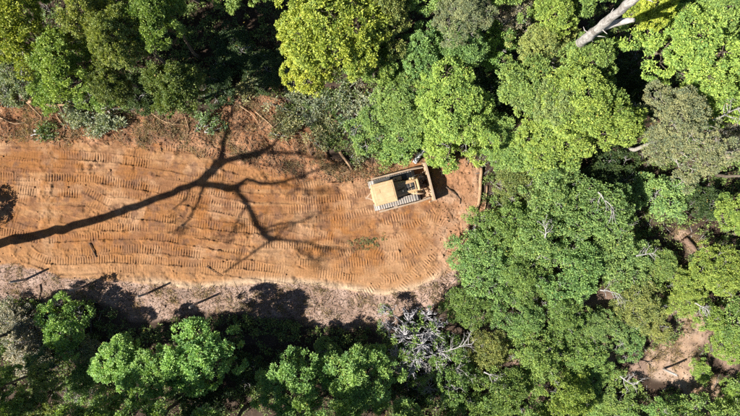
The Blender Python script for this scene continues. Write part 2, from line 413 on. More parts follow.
def make_kind(seed, R, H, depth, lobes, ntuft, per, ln, wd, tr, lobe_r=(.30, .45), flat=.7, up=.6, wild=.55, twigs=0, trunk_r=.16, bark=BARK, low=-.35, spread=.72, stems=1, ragged=.16, holes=.33, tw_r=.035):
    r = np.random.default_rng(seed)
    zc = H - depth
    # lobes spread over the crown
    pts = []
    tries = 0
    while len(pts) < lobes and tries < 4000:
        tries += 1
        q = r.uniform(-1, 1, 2)
        if np.hypot(*q) > 1: continue
        if all(np.hypot(*(q - p)) > 1.15 / math.sqrt(lobes) for p in pts): pts.append(q)
    LC, LR = [], []
    for q in pts:
        rr = np.hypot(*q); lr = R * r.uniform(*lobe_r) * (1.15 - .3 * rr)
        z = zc + depth * (math.sqrt(max(0, 1 - .75 * rr * rr)) * r.uniform(.72, 1.02)) - lr * .55
        LC.append([q[0] * R * spread, q[1] * R * spread, z]); LR.append(lr)
    LC = np.array(LC); LR = np.array(LR)
    no = max(2, lobes // 3); aa = r.uniform(0, 6.28, no); ro = R * r.uniform(.75, 1.12, no)
    LC = np.vstack([LC, np.column_stack([np.cos(aa) * ro, np.sin(aa) * ro, zc + depth * r.uniform(.05, .55, no)])]); LR = np.concatenate([LR, R * r.uniform(.13, .24, no)])
    th = r.uniform(0, 3.14); sx, sy = r.uniform(1.0, 1.2), r.uniform(.78, .95); c_, s_ = math.cos(th), math.sin(th)
    A = np.array([[c_, -s_], [s_, c_]]) @ np.diag([sx, sy]) @ np.array([[c_, s_], [-s_, c_]]); LC[:, :2] = LC[:, :2] @ A.T
    per_l = np.maximum(6, (ntuft * LR ** 2 / (LR ** 2).sum()).astype(int))
    T, O = [], []
    for i in range(len(LC)):
        n = per_l[i] * 3; d = unit(r.normal(size=(n, 3))); d = d[d[:, 2] > low]
        bumpy = 1 + ragged * np.sin(d[:, 0] * 5 + i) * np.cos(d[:, 1] * 6 + 2 * i)
        p = LC[i] + d * (LR[i] * r.uniform(.72, 1.08, len(d)) * bumpy)[:, None] * np.array([1, 1, .8])
        ok = np.ones(len(d), bool)
        for j in range(len(LC)):
            if j != i: ok &= np.linalg.norm((p - LC[j]) / np.array([1, 1, .8]), axis=1) > LR[j] * .8
        p, d = p[ok][:per_l[i]], d[ok][:per_l[i]]
        T.append(p); O.append(d)
    T = np.concatenate(T); O = np.concatenate(O)
    keep = .6 * vnoise(T[:, 0] + T[:, 2] * .6, T[:, 1] - T[:, 2] * .5, R * .22, R * .22, seed) + .4 * vnoise(T[:, 0], T[:, 1], R * .1, R * .1, seed + 5) > holes
    T, O = T[keep], O[keep]
    V, Fc, tone = tuft_leaves(r, T, O, int(per * 2.0), tr * r.uniform(.45, 1.4, len(T)), ln * .69, wd * .68, flat, up, wild)
    crown = mesh_np('crown', V, Fc, LEAF, False, tone=tone)
    mb = MB()
    base = [np.zeros(3)] if stems == 1 else [np.array([math.cos(a), math.sin(a), 0]) * .18 for a in np.arange(stems) * 2 * math.pi / stems]
    fork = []
    for s, b0 in enumerate(base):
        f = np.array([r.normal() * R * .1, r.normal() * R * .1, max(.4, zc * .75)]) + b0 * 3 * (stems > 1)
        P = limb(r, b0 + np.array([0, 0, -.35]), f, .06, 7); tr_ = trunk_r / math.sqrt(stems)
        mb.tube(P, np.linspace(tr_ * 1.25, tr_ * .75, 7), 7); fork.append(f)
    for i in range(len(LC)):
        f = fork[i % len(fork)]
        e = LC[i] + np.array([0, 0, LR[i] * .2]); mb.tube(limb(r, f, e, .12, 6), np.linspace(trunk_r * .5, trunk_r * .15, 6), 5)
        for t in range(5):
            d = unit(r.normal(size=3) + np.array([0, 0, .5])); mb.tube(limb(r, e, LC[i] + d * LR[i] * .85, .15, 4), np.linspace(trunk_r * .16, .012, 4), 4)
    for t in range(twigs):
        i = r.integers(len(LC)); d = unit(r.normal(size=3) + np.array([0, 0, .6]) + (LC[i] - LC.mean(0)) * .3)
        e = LC[i] + d * LR[i] * r.uniform(1.0, 1.3); P = limb(r, LC[i], e, .15, 5); mb.tube(P, np.linspace(tw_r, .009, 5), 4)
        for q in range(4):
            k = r.integers(2, 5); dd = unit(d + r.normal(size=3) * .8); mb.tube(limb(r, P[k], P[k] + dd * LR[i] * r.uniform(.25, .6), .12, 3), np.linspace(tw_r * .55, .007, 3), 3)
    trunk = mb.mesh('trunk', bark, True)
    return trunk, crown, R, H

KINDS = {}
for i in range(3):
    KINDS['L%d' % i] = make_kind(100 + i, 4.2, 11, 4.2, 15, 620, 42, .27, .155, .42, (.24, .36), trunk_r=.22, twigs=5)
    KINDS['M%d' % i] = make_kind(200 + i, 2.9, 8, 3.0, 10, 360, 40, .24, .14, .36, (.26, .40), trunk_r=.15, twigs=4)
    KINDS['T%d' % i] = make_kind(300 + i, 2.9, 7, 3.4, 17, 300, 42, .28, .12, .34, (.17, .28), flat=.8, trunk_r=.13, spread=.78, ragged=.25)
    KINDS['V%d' % i] = make_kind(400 + i, 2.8, 3.4, 2.2, 13, 380, 34, .20, .11, .36, (.24, .36), up=.7, wild=.7, trunk_r=.09, twigs=16, bark=TWIG_GREY, stems=4, spread=.8, ragged=.2)
    KINDS['S%d' % i] = make_kind(500 + i, 1.7, 2.6, 1.7, 7, 150, 34, .19, .11, .30, (.28, .42), trunk_r=.06, twigs=7, bark=TWIG_GREY, stems=3)
for i in range(2):
    KINDS['F%d' % i] = make_kind(600 + i, 3.3, 10, 2.4, 20, 620, 40, .15, .075, .30, (.17, .26), flat=.55, wild=.8, trunk_r=.16, bark=BARK_PALE, twigs=10, spread=.8)
    KINDS['B%d' % i] = make_kind(700 + i, 2.7, 4.2, 3.0, 14, 210, 30, .19, .10, .30, (.20, .32), wild=.8, trunk_r=.09, twigs=75, bark=TWIG_GREY, stems=4, spread=.8)

KINDS['G0'] = make_kind(801, 2.7, 4.2, 3.0, 15, 95, 20, .19, .10, .28, (.18, .30), wild=.8, trunk_r=.10, twigs=300, bark=bark_material('twig_lilac_grey', (.26, .245, .26), (.46, .44, .45), 5), stems=5, spread=.85, holes=.42, tw_r=.042)
YEL = (.310, .358, .060); LIM = (.250, .340, .078); GRN = (.205, .305, .085); MID = (.205, .315, .105); SHADE_GRN = (.055, .09, .03)  # the darkest green has the shade of the gaps put into it
OLV = (.240, .280, .090); GRY = (.240, .270, .145); FRS = (.235, .380, .110); BLU = (.15, .225, .13); DRY = (.27, .255, .185)
def tree(name, cat, kind, px, py, rpx, h, colour, label, group, zs=None, off=False):
    trunk, crown, R, H = KINDS[kind]
    x, y = G(px, py, h * .8)
    rad = rpx * (1.1 if group in (NORTH, EAST) else .88 if group == THICKET and py > 295 and px < 650 else .97 if group == THICKET else 1.04) / PPM * (CAMH - h * .8) / CAMH
    s = rad / R; sz = h / H
    root = link(name, None, None, (x, y, float(gz(x, y)) - .03), (0, 0, RNG.uniform(0, 6.28)), (s, s * RNG.uniform(.9, 1.1), sz))
    root.empty_display_size = .3
    tag(root, label, cat, group)
    link('trunk', trunk, root)
    c = link('crown', crown, root)
    v = RNG.uniform(.88, 1.12); c.color = (colour[0] * v * RNG.uniform(.94, 1.06), colour[1] * v, colour[2] * v, 1)
    return root

NORTH, EAST, THICKET, SOUTH = 'trees of the forest above the clearing', 'trees of the forest at the upper right', 'shrubs of the thicket right of the clearing', 'trees below the clearing'
TREES = [
 # upper left
 ('broadleaf_tree', 'tree', 'M0', 18, 32, 34, 9, YEL, 'yellow green tree in the upper left corner of the forest', NORTH),
 ('broadleaf_tree', 'tree', 'M1', 62, 66, 36, 9, LIM, 'lime green tree with a few orange leaves, above the pale fallen branch', NORTH),
 ('broadleaf_tree', 'tree', 'M2', 84, 14, 28, 10, OLV, 'olive tree with pale twigs at the top edge, right of the corner tree', NORTH),
 ('broadleaf_tree', 'tree', 'M0', 118, 34, 28, 11, OLV, 'olive tree with an open crown between two dark gaps, upper left', NORTH),
 ('broadleaf_tree', 'tree', 'M1', 158, 20, 32, 11, GRN, 'green tree at the top edge, left of the large dark gap', NORTH),
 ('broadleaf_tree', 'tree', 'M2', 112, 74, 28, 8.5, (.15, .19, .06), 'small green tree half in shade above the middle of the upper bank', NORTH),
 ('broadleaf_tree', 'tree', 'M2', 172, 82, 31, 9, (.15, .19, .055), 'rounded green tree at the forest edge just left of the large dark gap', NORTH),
 ('leafy_shrub', 'shrub', 'S1', 92, 96, 20, 3, GRN, 'green shrub overhanging the right end of the pale fallen branch', NORTH),
 ('leafy_shrub', 'shrub', 'S2', 10, 78, 22, 3, GRY, 'grey green shrub at the left edge, beside a thin pale trunk', NORTH),
 ('leafy_shrub', 'shrub', 'S0', 42, 90, 22, 3.4, LIM, 'light green shrub right of the thin pale trunk at left', NORTH),
 ('leafy_shrub', 'shrub', 'S1', 138, 96, 18, 2.4, SHADE_GRN, 'dark shaded shrub at the edge between two sunlit tree crowns, upper left', NORTH),
 ('leafy_shrub', 'shrub', 'S2', 215, 85, 20, 1.5, SHADE_GRN, 'low dark shrub in the shade at the foot of the large dark gap', NORTH),
 ('leafy_shrub', 'shrub', 'S1', 240, 48, 22, 1.3, SHADE_GRN, 'dark shrub deep in the middle of the large shaded gap', NORTH),
 ('leafy_shrub', 'shrub', 'S0', 262, 72, 20, 1.4, SHADE_GRN, 'dark shrub in shade left of the large yellow green tree', NORTH),
 # top centre
 ('broadleaf_tree', 'tree', 'L0', 334, 32, 50, 10, YEL, 'largest yellow green tree, above the middle of the clearing', NORTH),
 ('broadleaf_tree', 'tree', 'M1', 306, 60, 30, 7, YEL, 'lower yellow green tree leaning to the clearing from under the largest one', NORTH),
 ('broadleaf_tree', 'tree', 'M2', 372, 66, 28, 7, LIM, 'lime green tree at the lower right of the largest yellow tree', NORTH),
 ('broadleaf_tree', 'tree', 'M0', 386, 16, 26, 9, OLV, 'olive yellow tree at the top edge right of the largest yellow tree', NORTH),
 ('broadleaf_tree', 'tree', 'M1', 424, 48, 28, 7, MID, 'bluish green tree between the largest yellow tree and the grey green crown', NORTH),
 ('broadleaf_tree', 'tree', 'F0', 462, 10, 30, 9, GRY, 'grey green tree cut by the top edge near the middle', NORTH),
 ('broadleaf_tree', 'tree', 'M2', 466, 42, 24, 7, MID, 'mid green tree just below the grey green crown at the top edge', NORTH),
 ('broadleaf_tree', 'tree', 'L1', 452, 98, 44, 7, LIM, 'light green tree with yellow leaf tips above the bulldozer blade', NORTH),
 ('broadleaf_tree', 'tree', 'M0', 402, 98, 32, 6, GRN, 'green tree above the bulldozer, left of the yellow tipped tree', NORTH),
 ('leafy_shrub', 'shrub', 'S2', 372, 128, 24, 2.2, GRN, 'low green shrub at the edge of the brush pile above the bulldozer', NORTH),
 ('leafy_shrub', 'shrub', 'S0', 408, 138, 22, 2.4, GRN, 'green shrub directly above the white log beside the bulldozer', NORTH),
 ('leafy_shrub', 'shrub', 'S1', 440, 142, 22, 2.6, LIM, 'bright green shrub overhanging the bank above the bulldozer blade', NORTH),
 ('leafy_shrub', 'shrub', 'S2', 482, 136, 24, 2.4, LIM, 'light green shrub above the corner of the clearing, right of the blade', NORTH),
 ('leafy_shrub', 'shrub', 'S1', 500, 46, 20, 5, FRS, 'small bright fresh green tree crown alone in a dark gap', NORTH),
 ('leafy_shrub', 'shrub', 'S0', 496, 92, 20, 2.4, SHADE_GRN, 'dark shrub in the shaded slot left of the large upper right crown', NORTH),
 # upper right
 ('twiggy_bush', 'bush', 'B0', 520, 8, 24, 7, DRY, 'dry grey twiggy bush at the top edge', EAST),
 ('broadleaf_tree', 'tree', 'M1', 556, 14, 26, 8, LIM, 'yellow lime tree at the top edge, left of the white dead trunk', EAST),
 ('broadleaf_tree', 'tree', 'M0', 548, 46, 24, 7, OLV, 'olive tree below the yellow lime one, left of the white dead trunk', EAST),
 ('broadleaf_tree', 'tree', 'M1', 592, 62, 27, 9.5, GRN, 'green crown directly below the foot of the white dead trunk', EAST),
 ('broadleaf_tree', 'tree', 'M0', 556, 100, 27, 9, (.215, .29, .105), 'greyish green crown overlapping the left side of the large light green one', EAST),
 ('broadleaf_tree', 'tree', 'L2', 584, 98, 42, 10, LIM, 'large light green crown in the upper right, left of the square dark gap', EAST),
 ('broadleaf_tree', 'tree', 'M2', 532, 84, 30, 8, GRN, 'green crown at the left flank of the large light green one', EAST),
 ('broadleaf_tree', 'tree', 'M0', 612, 124, 26, 10, LIM, 'light green crown with brownish tips at the lower right flank of the large one', EAST),
 ('broadleaf_tree', 'tree', 'M1', 556, 138, 36, 6.5, LIM, 'pale lime crown below the large light green one', EAST),
 ('broadleaf_tree', 'tree', 'M2', 516, 138, 30, 5, GRN, 'green crown with orange spots right of the clearing corner', EAST),
 ('broadleaf_tree', 'tree', 'M1', 652, 10, 24, 11, YEL, 'bright yellow green crown right of the white dead trunk', EAST),
 ('broadleaf_tree', 'tree', 'L1', 690, 44, 46, 10, LIM, 'large pale green crown right of the square dark gap', EAST),
 ('broadleaf_tree', 'tree', 'M2', 724, 14, 32, 10, GRN, 'green tree in the upper right corner', EAST),
 ('broadleaf_tree', 'tree', 'M0', 716, 92, 34, 8, LIM, 'lime green tree at the right edge below the large pale crown', EAST),
 ('broadleaf_tree', 'tree', 'F1', 680, 136, 42, 10, GRY, 'flat topped grey green tree with pale limbs over deep shade', EAST),
 ('twiggy_bush', 'bush', 'B1', 732, 134, 22, 6, DRY, 'grey twiggy bush at the right edge beside the flat topped tree', EAST),
 ('leafy_shrub', 'shrub', 'S2', 628, 66, 24, 2, SHADE_GRN, 'dark shrub deep in the square dark gap at the upper right', EAST),
 ('leafy_shrub', 'shrub', 'S0', 645, 100, 20, 3, SHADE_GRN, 'shaded shrub at the lower end of the square dark gap', EAST),
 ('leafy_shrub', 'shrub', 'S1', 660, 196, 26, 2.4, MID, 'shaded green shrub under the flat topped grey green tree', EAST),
 ('leafy_shrub', 'shrub', 'S2', 615, 172, 24, 2.2, SHADE_GRN, 'dark shrub in the shaded hollow left of the flat topped tree', EAST),
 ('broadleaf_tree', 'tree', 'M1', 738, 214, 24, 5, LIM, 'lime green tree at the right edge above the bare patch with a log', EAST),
 ('leafy_shrub', 'shrub', 'S0', 708, 200, 20, 2.4, SHADE_GRN, 'dark shrub in shade right of the flat topped tree', EAST),
 # thicket
 ('leafy_shrub', 'shrub', 'V0', 520, 186, 30, 3.0, OLV, 'olive shrub beside the pale upright log at the end of the clearing', THICKET),
 ('leafy_shrub', 'shrub', 'V1', 556, 190, 36, 4.6, MID, 'dark green shrub left of the shaded hollow in the thicket', THICKET),
 ('leafy_shrub', 'shrub', 'V2', 602, 210, 36, 5.0, MID, 'shrub with pale dead twigs just below the shaded hollow', THICKET),
 ('leafy_shrub', 'shrub', 'V1', 506, 226, 32, 3.4, GRN, 'green shrub touching the right end of the clearing below the pale log', THICKET),
 ('leafy_shrub', 'shrub', 'V0', 548, 236, 34, 4.2, MID, 'mid green shrub in the middle of the thicket below the dark green one', THICKET),
 ('leafy_shrub', 'shrub', 'V2', 484, 266, 34, 3.2, MID, 'green shrub bulging over the lower right corner of the clearing', THICKET),
 ('leafy_shrub', 'shrub', 'V1', 526, 276, 30, 3.4, GRN, 'green shrub right of the one bulging over the clearing corner', THICKET),
 ('leafy_shrub', 'shrub', 'V0', 574, 272, 34, 4.0, MID, 'bluish green shrub left of the white dead log in the thicket', THICKET),
 ('leafy_shrub', 'shrub', 'V2', 620, 258, 34, 3.2, MID, 'mid green shrub above the white dead log in the thicket', THICKET),
 ('leafy_shrub', 'shrub', 'V0', 652, 266, 26, 2.0, GRN, 'green shrub below left of the bare patch with a brown log', THICKET),
 ('leafy_shrub', 'shrub', 'V1', 642, 302, 30, 2.6, OLV, 'olive shrub right of the white dead log in the thicket', THICKET),
 ('leafy_shrub', 'shrub', 'V1', 688, 292, 24, 2.0, LIM, 'light green shrub above the small white log near the right edge', THICKET),
 ('leafy_shrub', 'shrub', 'V2', 726, 272, 28, 3.4, LIM, 'lime green shrub at the right edge below the brown log', THICKET),
 ('leafy_shrub', 'shrub', 'V2', 470, 308, 28, 2.6, GRN, 'low green shrub at the foot of the clearing corner, by pale soil', THICKET),
 ('leafy_shrub', 'shrub', 'V0', 520, 318, 28, 2.8, MID, 'green shrub among small bare soil gaps in the lower thicket', THICKET),
 ('leafy_shrub', 'shrub', 'V1', 566, 318, 32, 3.0, GRN, 'green shrub below the bluish green one in the thicket', THICKET),
 ('leafy_shrub', 'shrub', 'V0', 606, 330, 28, 2.2, MID, 'mid green shrub below the white dead log in the thicket', THICKET),
 ('leafy_shrub', 'shrub', 'S1', 660, 326, 18, 1.5, OLV, 'olive shrub just above the small bare clearing', THICKET),
 ('leafy_shrub', 'shrub', 'V2', 488, 352, 28, 3.0, OLV, 'olive shrub with bare soil around it right of the grey twiggy bush', THICKET),
 ('leafy_shrub', 'shrub', 'V1', 540, 360, 34, 3.4, GRN, 'green shrub in the middle of the lower thicket', THICKET),
 ('leafy_shrub', 'shrub', 'V2', 588, 366, 32, 2.6, GRN, 'green shrub between the lower thicket middle and the small bare clearing', THICKET),
 ('leafy_shrub', 'shrub', 'S2', 630, 346, 20, 1.5, MID, 'small green shrub at the upper left of the small bare clearing', THICKET),
 ('leafy_shrub', 'shrub', 'V0', 614, 402, 30, 1.9, GRN, 'green shrub at the bottom edge left of the small bare clearing', THICKET),
 ('leafy_shrub', 'shrub', 'V1', 572, 404, 30, 4.4, LIM, 'lime green shrub at the bottom edge right of a small dark hole', THICKET),
 ('leafy_shrub', 'shrub', 'V0', 500, 396, 36, 4.2, GRN, 'green shrub with grey twigs at the bottom edge left of a small dark hole', THICKET),
 ('leafy_shrub', 'shrub', 'S0', 702, 370, 13, 1.1, LIM, 'lime shrub growing out of the small bare clearing', THICKET),
 ('leafy_shrub', 'shrub', 'S1', 668, 408, 18, 2.2, FRS, 'bright green shrub at the bottom edge below the small bare clearing', THICKET),
 ('leafy_shrub', 'shrub', 'V2', 738, 344, 22, 2.4, LIM, 'lime green shrub at the right edge beside the small bare clearing', THICKET),
 ('leafy_shrub', 'shrub', 'V1', 740, 398, 18, 2.2, LIM, 'lime green shrub in the lower right corner', THICKET),
 ('leafy_shrub', 'shrub', 'S2', 712, 318, 18, 2.0, LIM, 'small lime shrub below the small white log near the right edge', THICKET),
 # bottom
 ('twiggy_bush', 'bush', 'G0', 418, 344, 40, 4.8, GRN, 'grey branched bush with green leaves at the lower edge of the clearing', SOUTH),
 ('twiggy_bush', 'bush', 'B1', 452, 378, 34, 4.2, GRN, 'green twiggy bush below right of the grey branched one', SOUTH),
 ('tufted_tree', 'tree', 'T0', 360, 384, 38, 6, FRS, 'fresh green tufted tree at the bottom edge, left of the grey branched bush', SOUTH),
 ('tufted_tree', 'tree', 'T1', 296, 388, 38, 5.4, FRS, 'fresh green tufted tree at the bottom edge, second left of the grey branched bush', SOUTH),
 ('tufted_tree', 'tree', 'T2', 196, 358, 40, 6.3, FRS, 'broad bright green tufted tree standing alone against the dark shade', SOUTH),
 ('tufted_tree', 'tree', 'M1', 150, 382, 30, 6.2, FRS, 'smaller bright green tree at the lower left flank of the broad tufted one', SOUTH),
 ('tufted_tree', 'tree', 'S2', 62, 324, 28, 3.6, FRS, 'bright green shrub in front of the dark shadow, lower left', SOUTH),
 ('tufted_tree', 'tree', 'M2', 114, 360, 28, 5, FRS, 'green tufted tree left of the broad bright one, lower left', SOUTH),
 ('leafy_shrub', 'shrub', 'S0', 84, 352, 18, 2.4, GRY, 'pale grey green shrub below the bright green shrub, lower left', SOUTH),
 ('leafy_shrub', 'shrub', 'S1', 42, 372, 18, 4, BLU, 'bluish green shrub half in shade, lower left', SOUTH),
 ('broadleaf_tree', 'tree', 'M0', 34, 402, 24, 6, OLV, 'olive tree at the bottom edge near the left corner', SOUTH),
 ('leafy_shrub', 'shrub', 'S2', 82, 390, 22, 2.4, MID, 'dark green shrub in shade near the bottom edge, lower left', SOUTH),
 ('leafy_shrub', 'shrub', 'S1', 24, 344, 24, 1.8, DRY, 'dry grey scrub at the left edge below the fence line', SOUTH),
 ('leafy_shrub', 'shrub', 'S0', 12, 318, 20, 1.5, DRY, 'low dry scrub at the left edge just below the fence line', SOUTH),
 ('leafy_shrub', 'shrub', 'S2', 246, 372, 20, 2.2, SHADE_GRN, 'dark shrub in the shade between the broad tufted tree and its right neighbour', SOUTH),
 ('leafy_shrub', 'shrub', 'S0', 196, 408, 26, 3, SHADE_GRN, 'shaded green shrub at the bottom edge below the broad tufted tree', SOUTH),
 ('leafy_shrub', 'shrub', 'S1', 326, 352, 14, 1.6, MID, 'small shaded shrub in the dark gap between the two bottom edge tufted trees', SOUTH),
 ('leafy_shrub', 'shrub', 'S2', 408, 402, 20, 2.4, SHADE_GRN, 'shaded shrub at the bottom edge left of the green twiggy bush', SOUTH),
]
for t in TREES: tree(*t)
# trees that stand beyond the frame, they close the forest and cast shade into it
BEYOND = 'trees just beyond the frame'
OUT = [('M0', -40, 40, 34, 9), ('M1', -32, 350, 32, 6.5), ('T2', -20, 405, 36, 9), ('T0', 70, 452, 46, 11), ('M0', 140, 446, 44, 11), ('M2', 222, 448, 42, 10), ('T0', 330, 446, 42, 9.5), ('M1', 276, 452, 40, 9), ('M2', 410, 440, 36, 7), ('V0', 470, 440, 36, 4), ('V1', 540, 440, 36, 4), ('V2', 620, 444, 34, 2.4), ('V0', 700, 440, 36, 4), ('V1', 770, 400, 36, 4), ('V2', 775, 320, 36, 4), ('L2', 790, 240, 44, 8), ('M1', 775, 170, 34, 8), ('L0', 790, 90, 44, 10), ('M0', 780, 20, 36, 10), ('L1', 700, -34, 44, 10), ('M2', 590, -26, 36, 9), ('M0', 500, -30, 36, 9), ('L2', 420, -36, 44, 10), ('M1', 330, -40, 36, 9), ('L1', 250, -40, 44, 10), ('M0', 170, -34, 34, 9), ('M2', 100, -30, 34, 9), ('M1', 30, -30, 34, 9), ('S0', -56, 222, 22, 3.0)]
ORD = ['first', 'second', 'third', 'fourth', 'fifth', 'sixth', 'seventh', 'eighth', 'ninth', 'tenth', 'eleventh', 'twelfth']
def side(x, y): return 'bottom' if y > 425 else 'top' if y < -20 else 'left' if x < 0 else 'right'
for k, x, y, r_, h in OUT:
    sd_ = side(x, y); peers = sorted([(a_ if sd_ in ('top', 'bottom') else b_) for _, a_, b_, _, _ in OUT if side(a_, b_) == sd_])
    n_ = ORD[peers.index(x if sd_ in ('top', 'bottom') else y)]
    tree('broadleaf_tree', 'tree', k, x, y, r_, h, GRN, 'green tree just outside the %s edge, %s from the %s' % (sd_, n_, 'left' if sd_ in ('top', 'bottom') else 'top'), BEYOND)

# undergrowth: nobody could count it
def scatter(n, x0, x1, y0, y1, ok):
    P = []
    while sum(map(len, P)) < n:
        q = np.column_stack([RNG.uniform(x0, x1, n), RNG.uniform(y0, y1, n)]); P.append(q[ok(q)])
    return np.concatenate(P)[:n]
def forest_ok(q): return (at_grid(notclear, q[:, 0], q[:, 1]) > .75) & (vnoise(q[:, 0], q[:, 1], 1.6, 1.6, 300) > np.where((q[:, 0] > 7) & (q[:, 1] < -6.5), .45, .16))
q = scatter(7200, -38, 38, -23, 23, forest_ok)
T = np.column_stack([q, gz(q[:, 0], q[:, 1]) + RNG.uniform(.05, .55, len(q))])
V, Fc, tone = tuft_leaves(RNG, T, np.tile([0, 0, 1.], (len(T), 1)), 30, RNG.uniform(.22, .5, len(T)), .17, .09)
u = link('undergrowth', mesh_np('undergrowth', V, Fc, LEAF, tone=tone)); u.color = (.15, .21, .065, 1)
tag(u, 'low leafy undergrowth covering the forest floor', 'undergrowth', kind='stuff')

# ------------------------------------------------------------------ bulldozer
def paint(name, a, b2, dust, amount=.5, rough=.6, metal=0.0):
    m, nt, b = mat_new(name)
    c = ramp(nt, noise(nt, 2.2, 6, .65), [(.35, a), (.65, b2)])
    f = ramp(nt, noise(nt, 5.5, 8, .75), [(.62 - amount * .35, (0, 0, 0)), (.75, (1, 1, 1))])
    c = mixc(nt, f, c, dust)
    nt.links.new(c, b.inputs['Base Color']); b.inputs['Roughness'].default_value = rough; b.inputs['Metallic'].default_value = metal
    bump(nt, b, noise(nt, 30, 5, .6), .15, .01); return m
DUST = (.26, .155, .085)
YPAINT = paint('faded_yellow_paint', (.36, .24, .115), (.46, .33, .18), (.31, .20, .115), .75, .65)
YDUST = paint('dusty_yellow_paint', (.40, .26, .12), (.48, .32, .165), DUST, .7, .75)
STEEL = paint('worn_track_steel', (.25, .235, .215), (.37, .35, .325), (.22, .15, .10), .6, .6)
DARKM = paint('dark_engine_metal', (.018, .017, .016), (.04, .037, .033), (.09, .06, .04), .3, .7)
GREYM = paint('grey_machine_paint', (.20, .155, .11), (.30, .245, .19), DUST, .7, .75)
EARTHY = paint('earth_caked_steel', (.32, .205, .12), (.40, .27, .17), (.24, .135, .07), .6, .85)
GLASSM, nt, b = mat_new('lamp_glass'); b.inputs['Base Color'].default_value = (.75, .75, .7, 1); b.inputs['Roughness'].default_value = .15

doz = link('bulldozer', None, None, (DOZ[0], DOZ[1], -.02), (0, 0, HEAD))
tag(doz, 'yellow crawler bulldozer with cream canopy roof pushing soil at the end of the cleared strip', 'bulldozer')
ch = MB(); ch.box((0, 0, .78), (3.5, .95, .62), bevel=.05); ch.box((-1.45, 0, 1.02), (.7, 1.15, .5), bevel=.06); ch.build('chassis', YDUST, doz)
SH = MB(); SH.box((0, 0, .02), (.185, .56, .035)); SH.box((-.07, 0, .065), (.03, .56, .06)); SH.box((.085, 0, .03), (.02, .56, .05)); shoe_me = SH.mesh('track_shoe', STEEL)
SPR = MB()
for k in range(26):
    a0, a1 = k * math.pi / 13, (k + .55) * math.pi / 13
nseg = 24; prof = []
def gear(mb, cx, cz, y0, y1, r, teeth):
    pr = []
    for k in range(teeth):
        for f, rr in ((0, r), (.35, r), (.5, r * .86), (.85, r * .86)):
            a = (k + f) * 2 * math.pi / teeth; pr.append((cx + rr * math.cos(a), cz + rr * math.sin(a)))
    mb.prism(pr, y0, y1)
for s in (1, -1):
    yc = .95 * s; r = .44; x0, x1, zc = -1.42, 1.42, .49
    tf = MB(); tf.box((0, yc, .47), (2.5, .26, .3), bevel=.03); tf.box((0, yc, .66), (1.1, .2, .14)); tr_ = tf.build('track', YDUST, doz)
    sp = MB(); gear(sp, x0, zc, yc - .06, yc + .06, .41, 13); sp.build('sprocket', STEEL, tr_)
    hb = MB(); hb.tube([(x0, yc - .2, zc), (x0, yc + .2, zc)], .2, 14); hb.build('final_drive', YDUST, tr_)
    idl = MB(); idl.tube([(x1, yc - .1, zc), (x1, yc + .1, zc)], .4, 20); idl.tube([(x1, yc - .16, zc), (x1, yc + .16, zc)], .14, 12); idl.build('idler_wheel', STEEL, tr_)
    for k in range(6):
        ro = MB(); ro.tube([(-.95 + k * .38, yc - .17, .22), (-.95 + k * .38, yc + .17, .22)], .13, 12); ro.build('track_roller', DARKM, tr_)
    per = 2 * (x1 - x0) + 2 * math.pi * r; n = 43
    for k in range(n):
        d = k / n * per; L = x1 - x0
        if d < L: p = (x0 + d, zc + r); a = 0
        elif d < L + math.pi * r: t = (d - L) / r; p = (x1 + r * math.sin(t), zc + r * math.cos(t)); a = t
        elif d < 2 * L + math.pi * r: p = (x1 - (d - L - math.pi * r), zc - r); a = math.pi
        else: t = (d - 2 * L - math.pi * r) / r; p = (x0 - r * math.sin(t), zc - r * math.cos(t)); a = math.pi + t
        link('track_shoe', shoe_me, tr_, (p[0], yc, p[1]), (0, a, 0))
    if s > 0:
        q = MB(); q.box((-.1, .93, 1.06), (2.7, .52, .04), bevel=.01); q.build('track_shade_plate', DARKM, doz)  # dark plate added where the body's shade lies on this track
    # push arm along the outside of the track
    pa = MB(); P = np.array([(-1.6, 1.37 * s, .62), (2.0, 1.37 * s, .58), (2.72, 1.33 * s, .42)])
    for q0, q1 in zip(P[:-1], P[1:]):
        e = q1 - q0; L = np.linalg.norm(e); R3 = Vector(e).to_track_quat('X', 'Z').to_matrix()
        pa.box((q0 + q1) / 2, (L + .04, .14, .22), rot=np.array(R3), bevel=.015)
    pa.box((-.2, 1.30 * s, .6), (.3, .12, .3)); arm = pa.build('push_arm', GREYM, doz)
    br_ = MB(); br_.tube([(1.5, 1.36 * s, .74), (2.7, 1.25 * s, .98)], .045, 8); br_.build('tilt_brace', GREYM, arm)
    cy = MB(); cy.tube([(1.45, .60 * s, 1.62), (2.1, .56 * s, 1.12)], .075, 10); cy.tube([(1.38, .60 * s, 1.67), (1.5, .60 * s, 1.58)], .1, 10)
    cyl = cy.build('lift_cylinder', YDUST, doz, True)
    rd = MB(); rd.tube([(2.1, .56 * s, 1.12), (2.72, .52 * s, .66)], .035, 8); rd.build('piston_rod', STEEL, cyl, True)
    fd = MB(); fd.box((-.85, .70 * s, 1.16), (1.9, .32, .05), bevel=.01); fd.box((-1.45, .70 * s, 1.50), (.8, .34, .66), bevel=.05); fd.box((-.35, .70 * s, 1.42), (.6, .30, .5), bevel=.05); fd.build('fender', YDUST, doz)  # boxes built up to throw shade on the track
    ho = MB(); ho.tube(smooth_path([(1.2, .52 * s, 1.55), (1.75, .72 * s, 1.68), (2.2, .78 * s, 1.45), (2.35, .66 * s, 1.05), (2.3, .5 * s, .8)], .08), .04 if s > 0 else .075, 8)
    ho.build('hydraulic_hose', DARKM if s > 0 else EARTHY, doz, True)
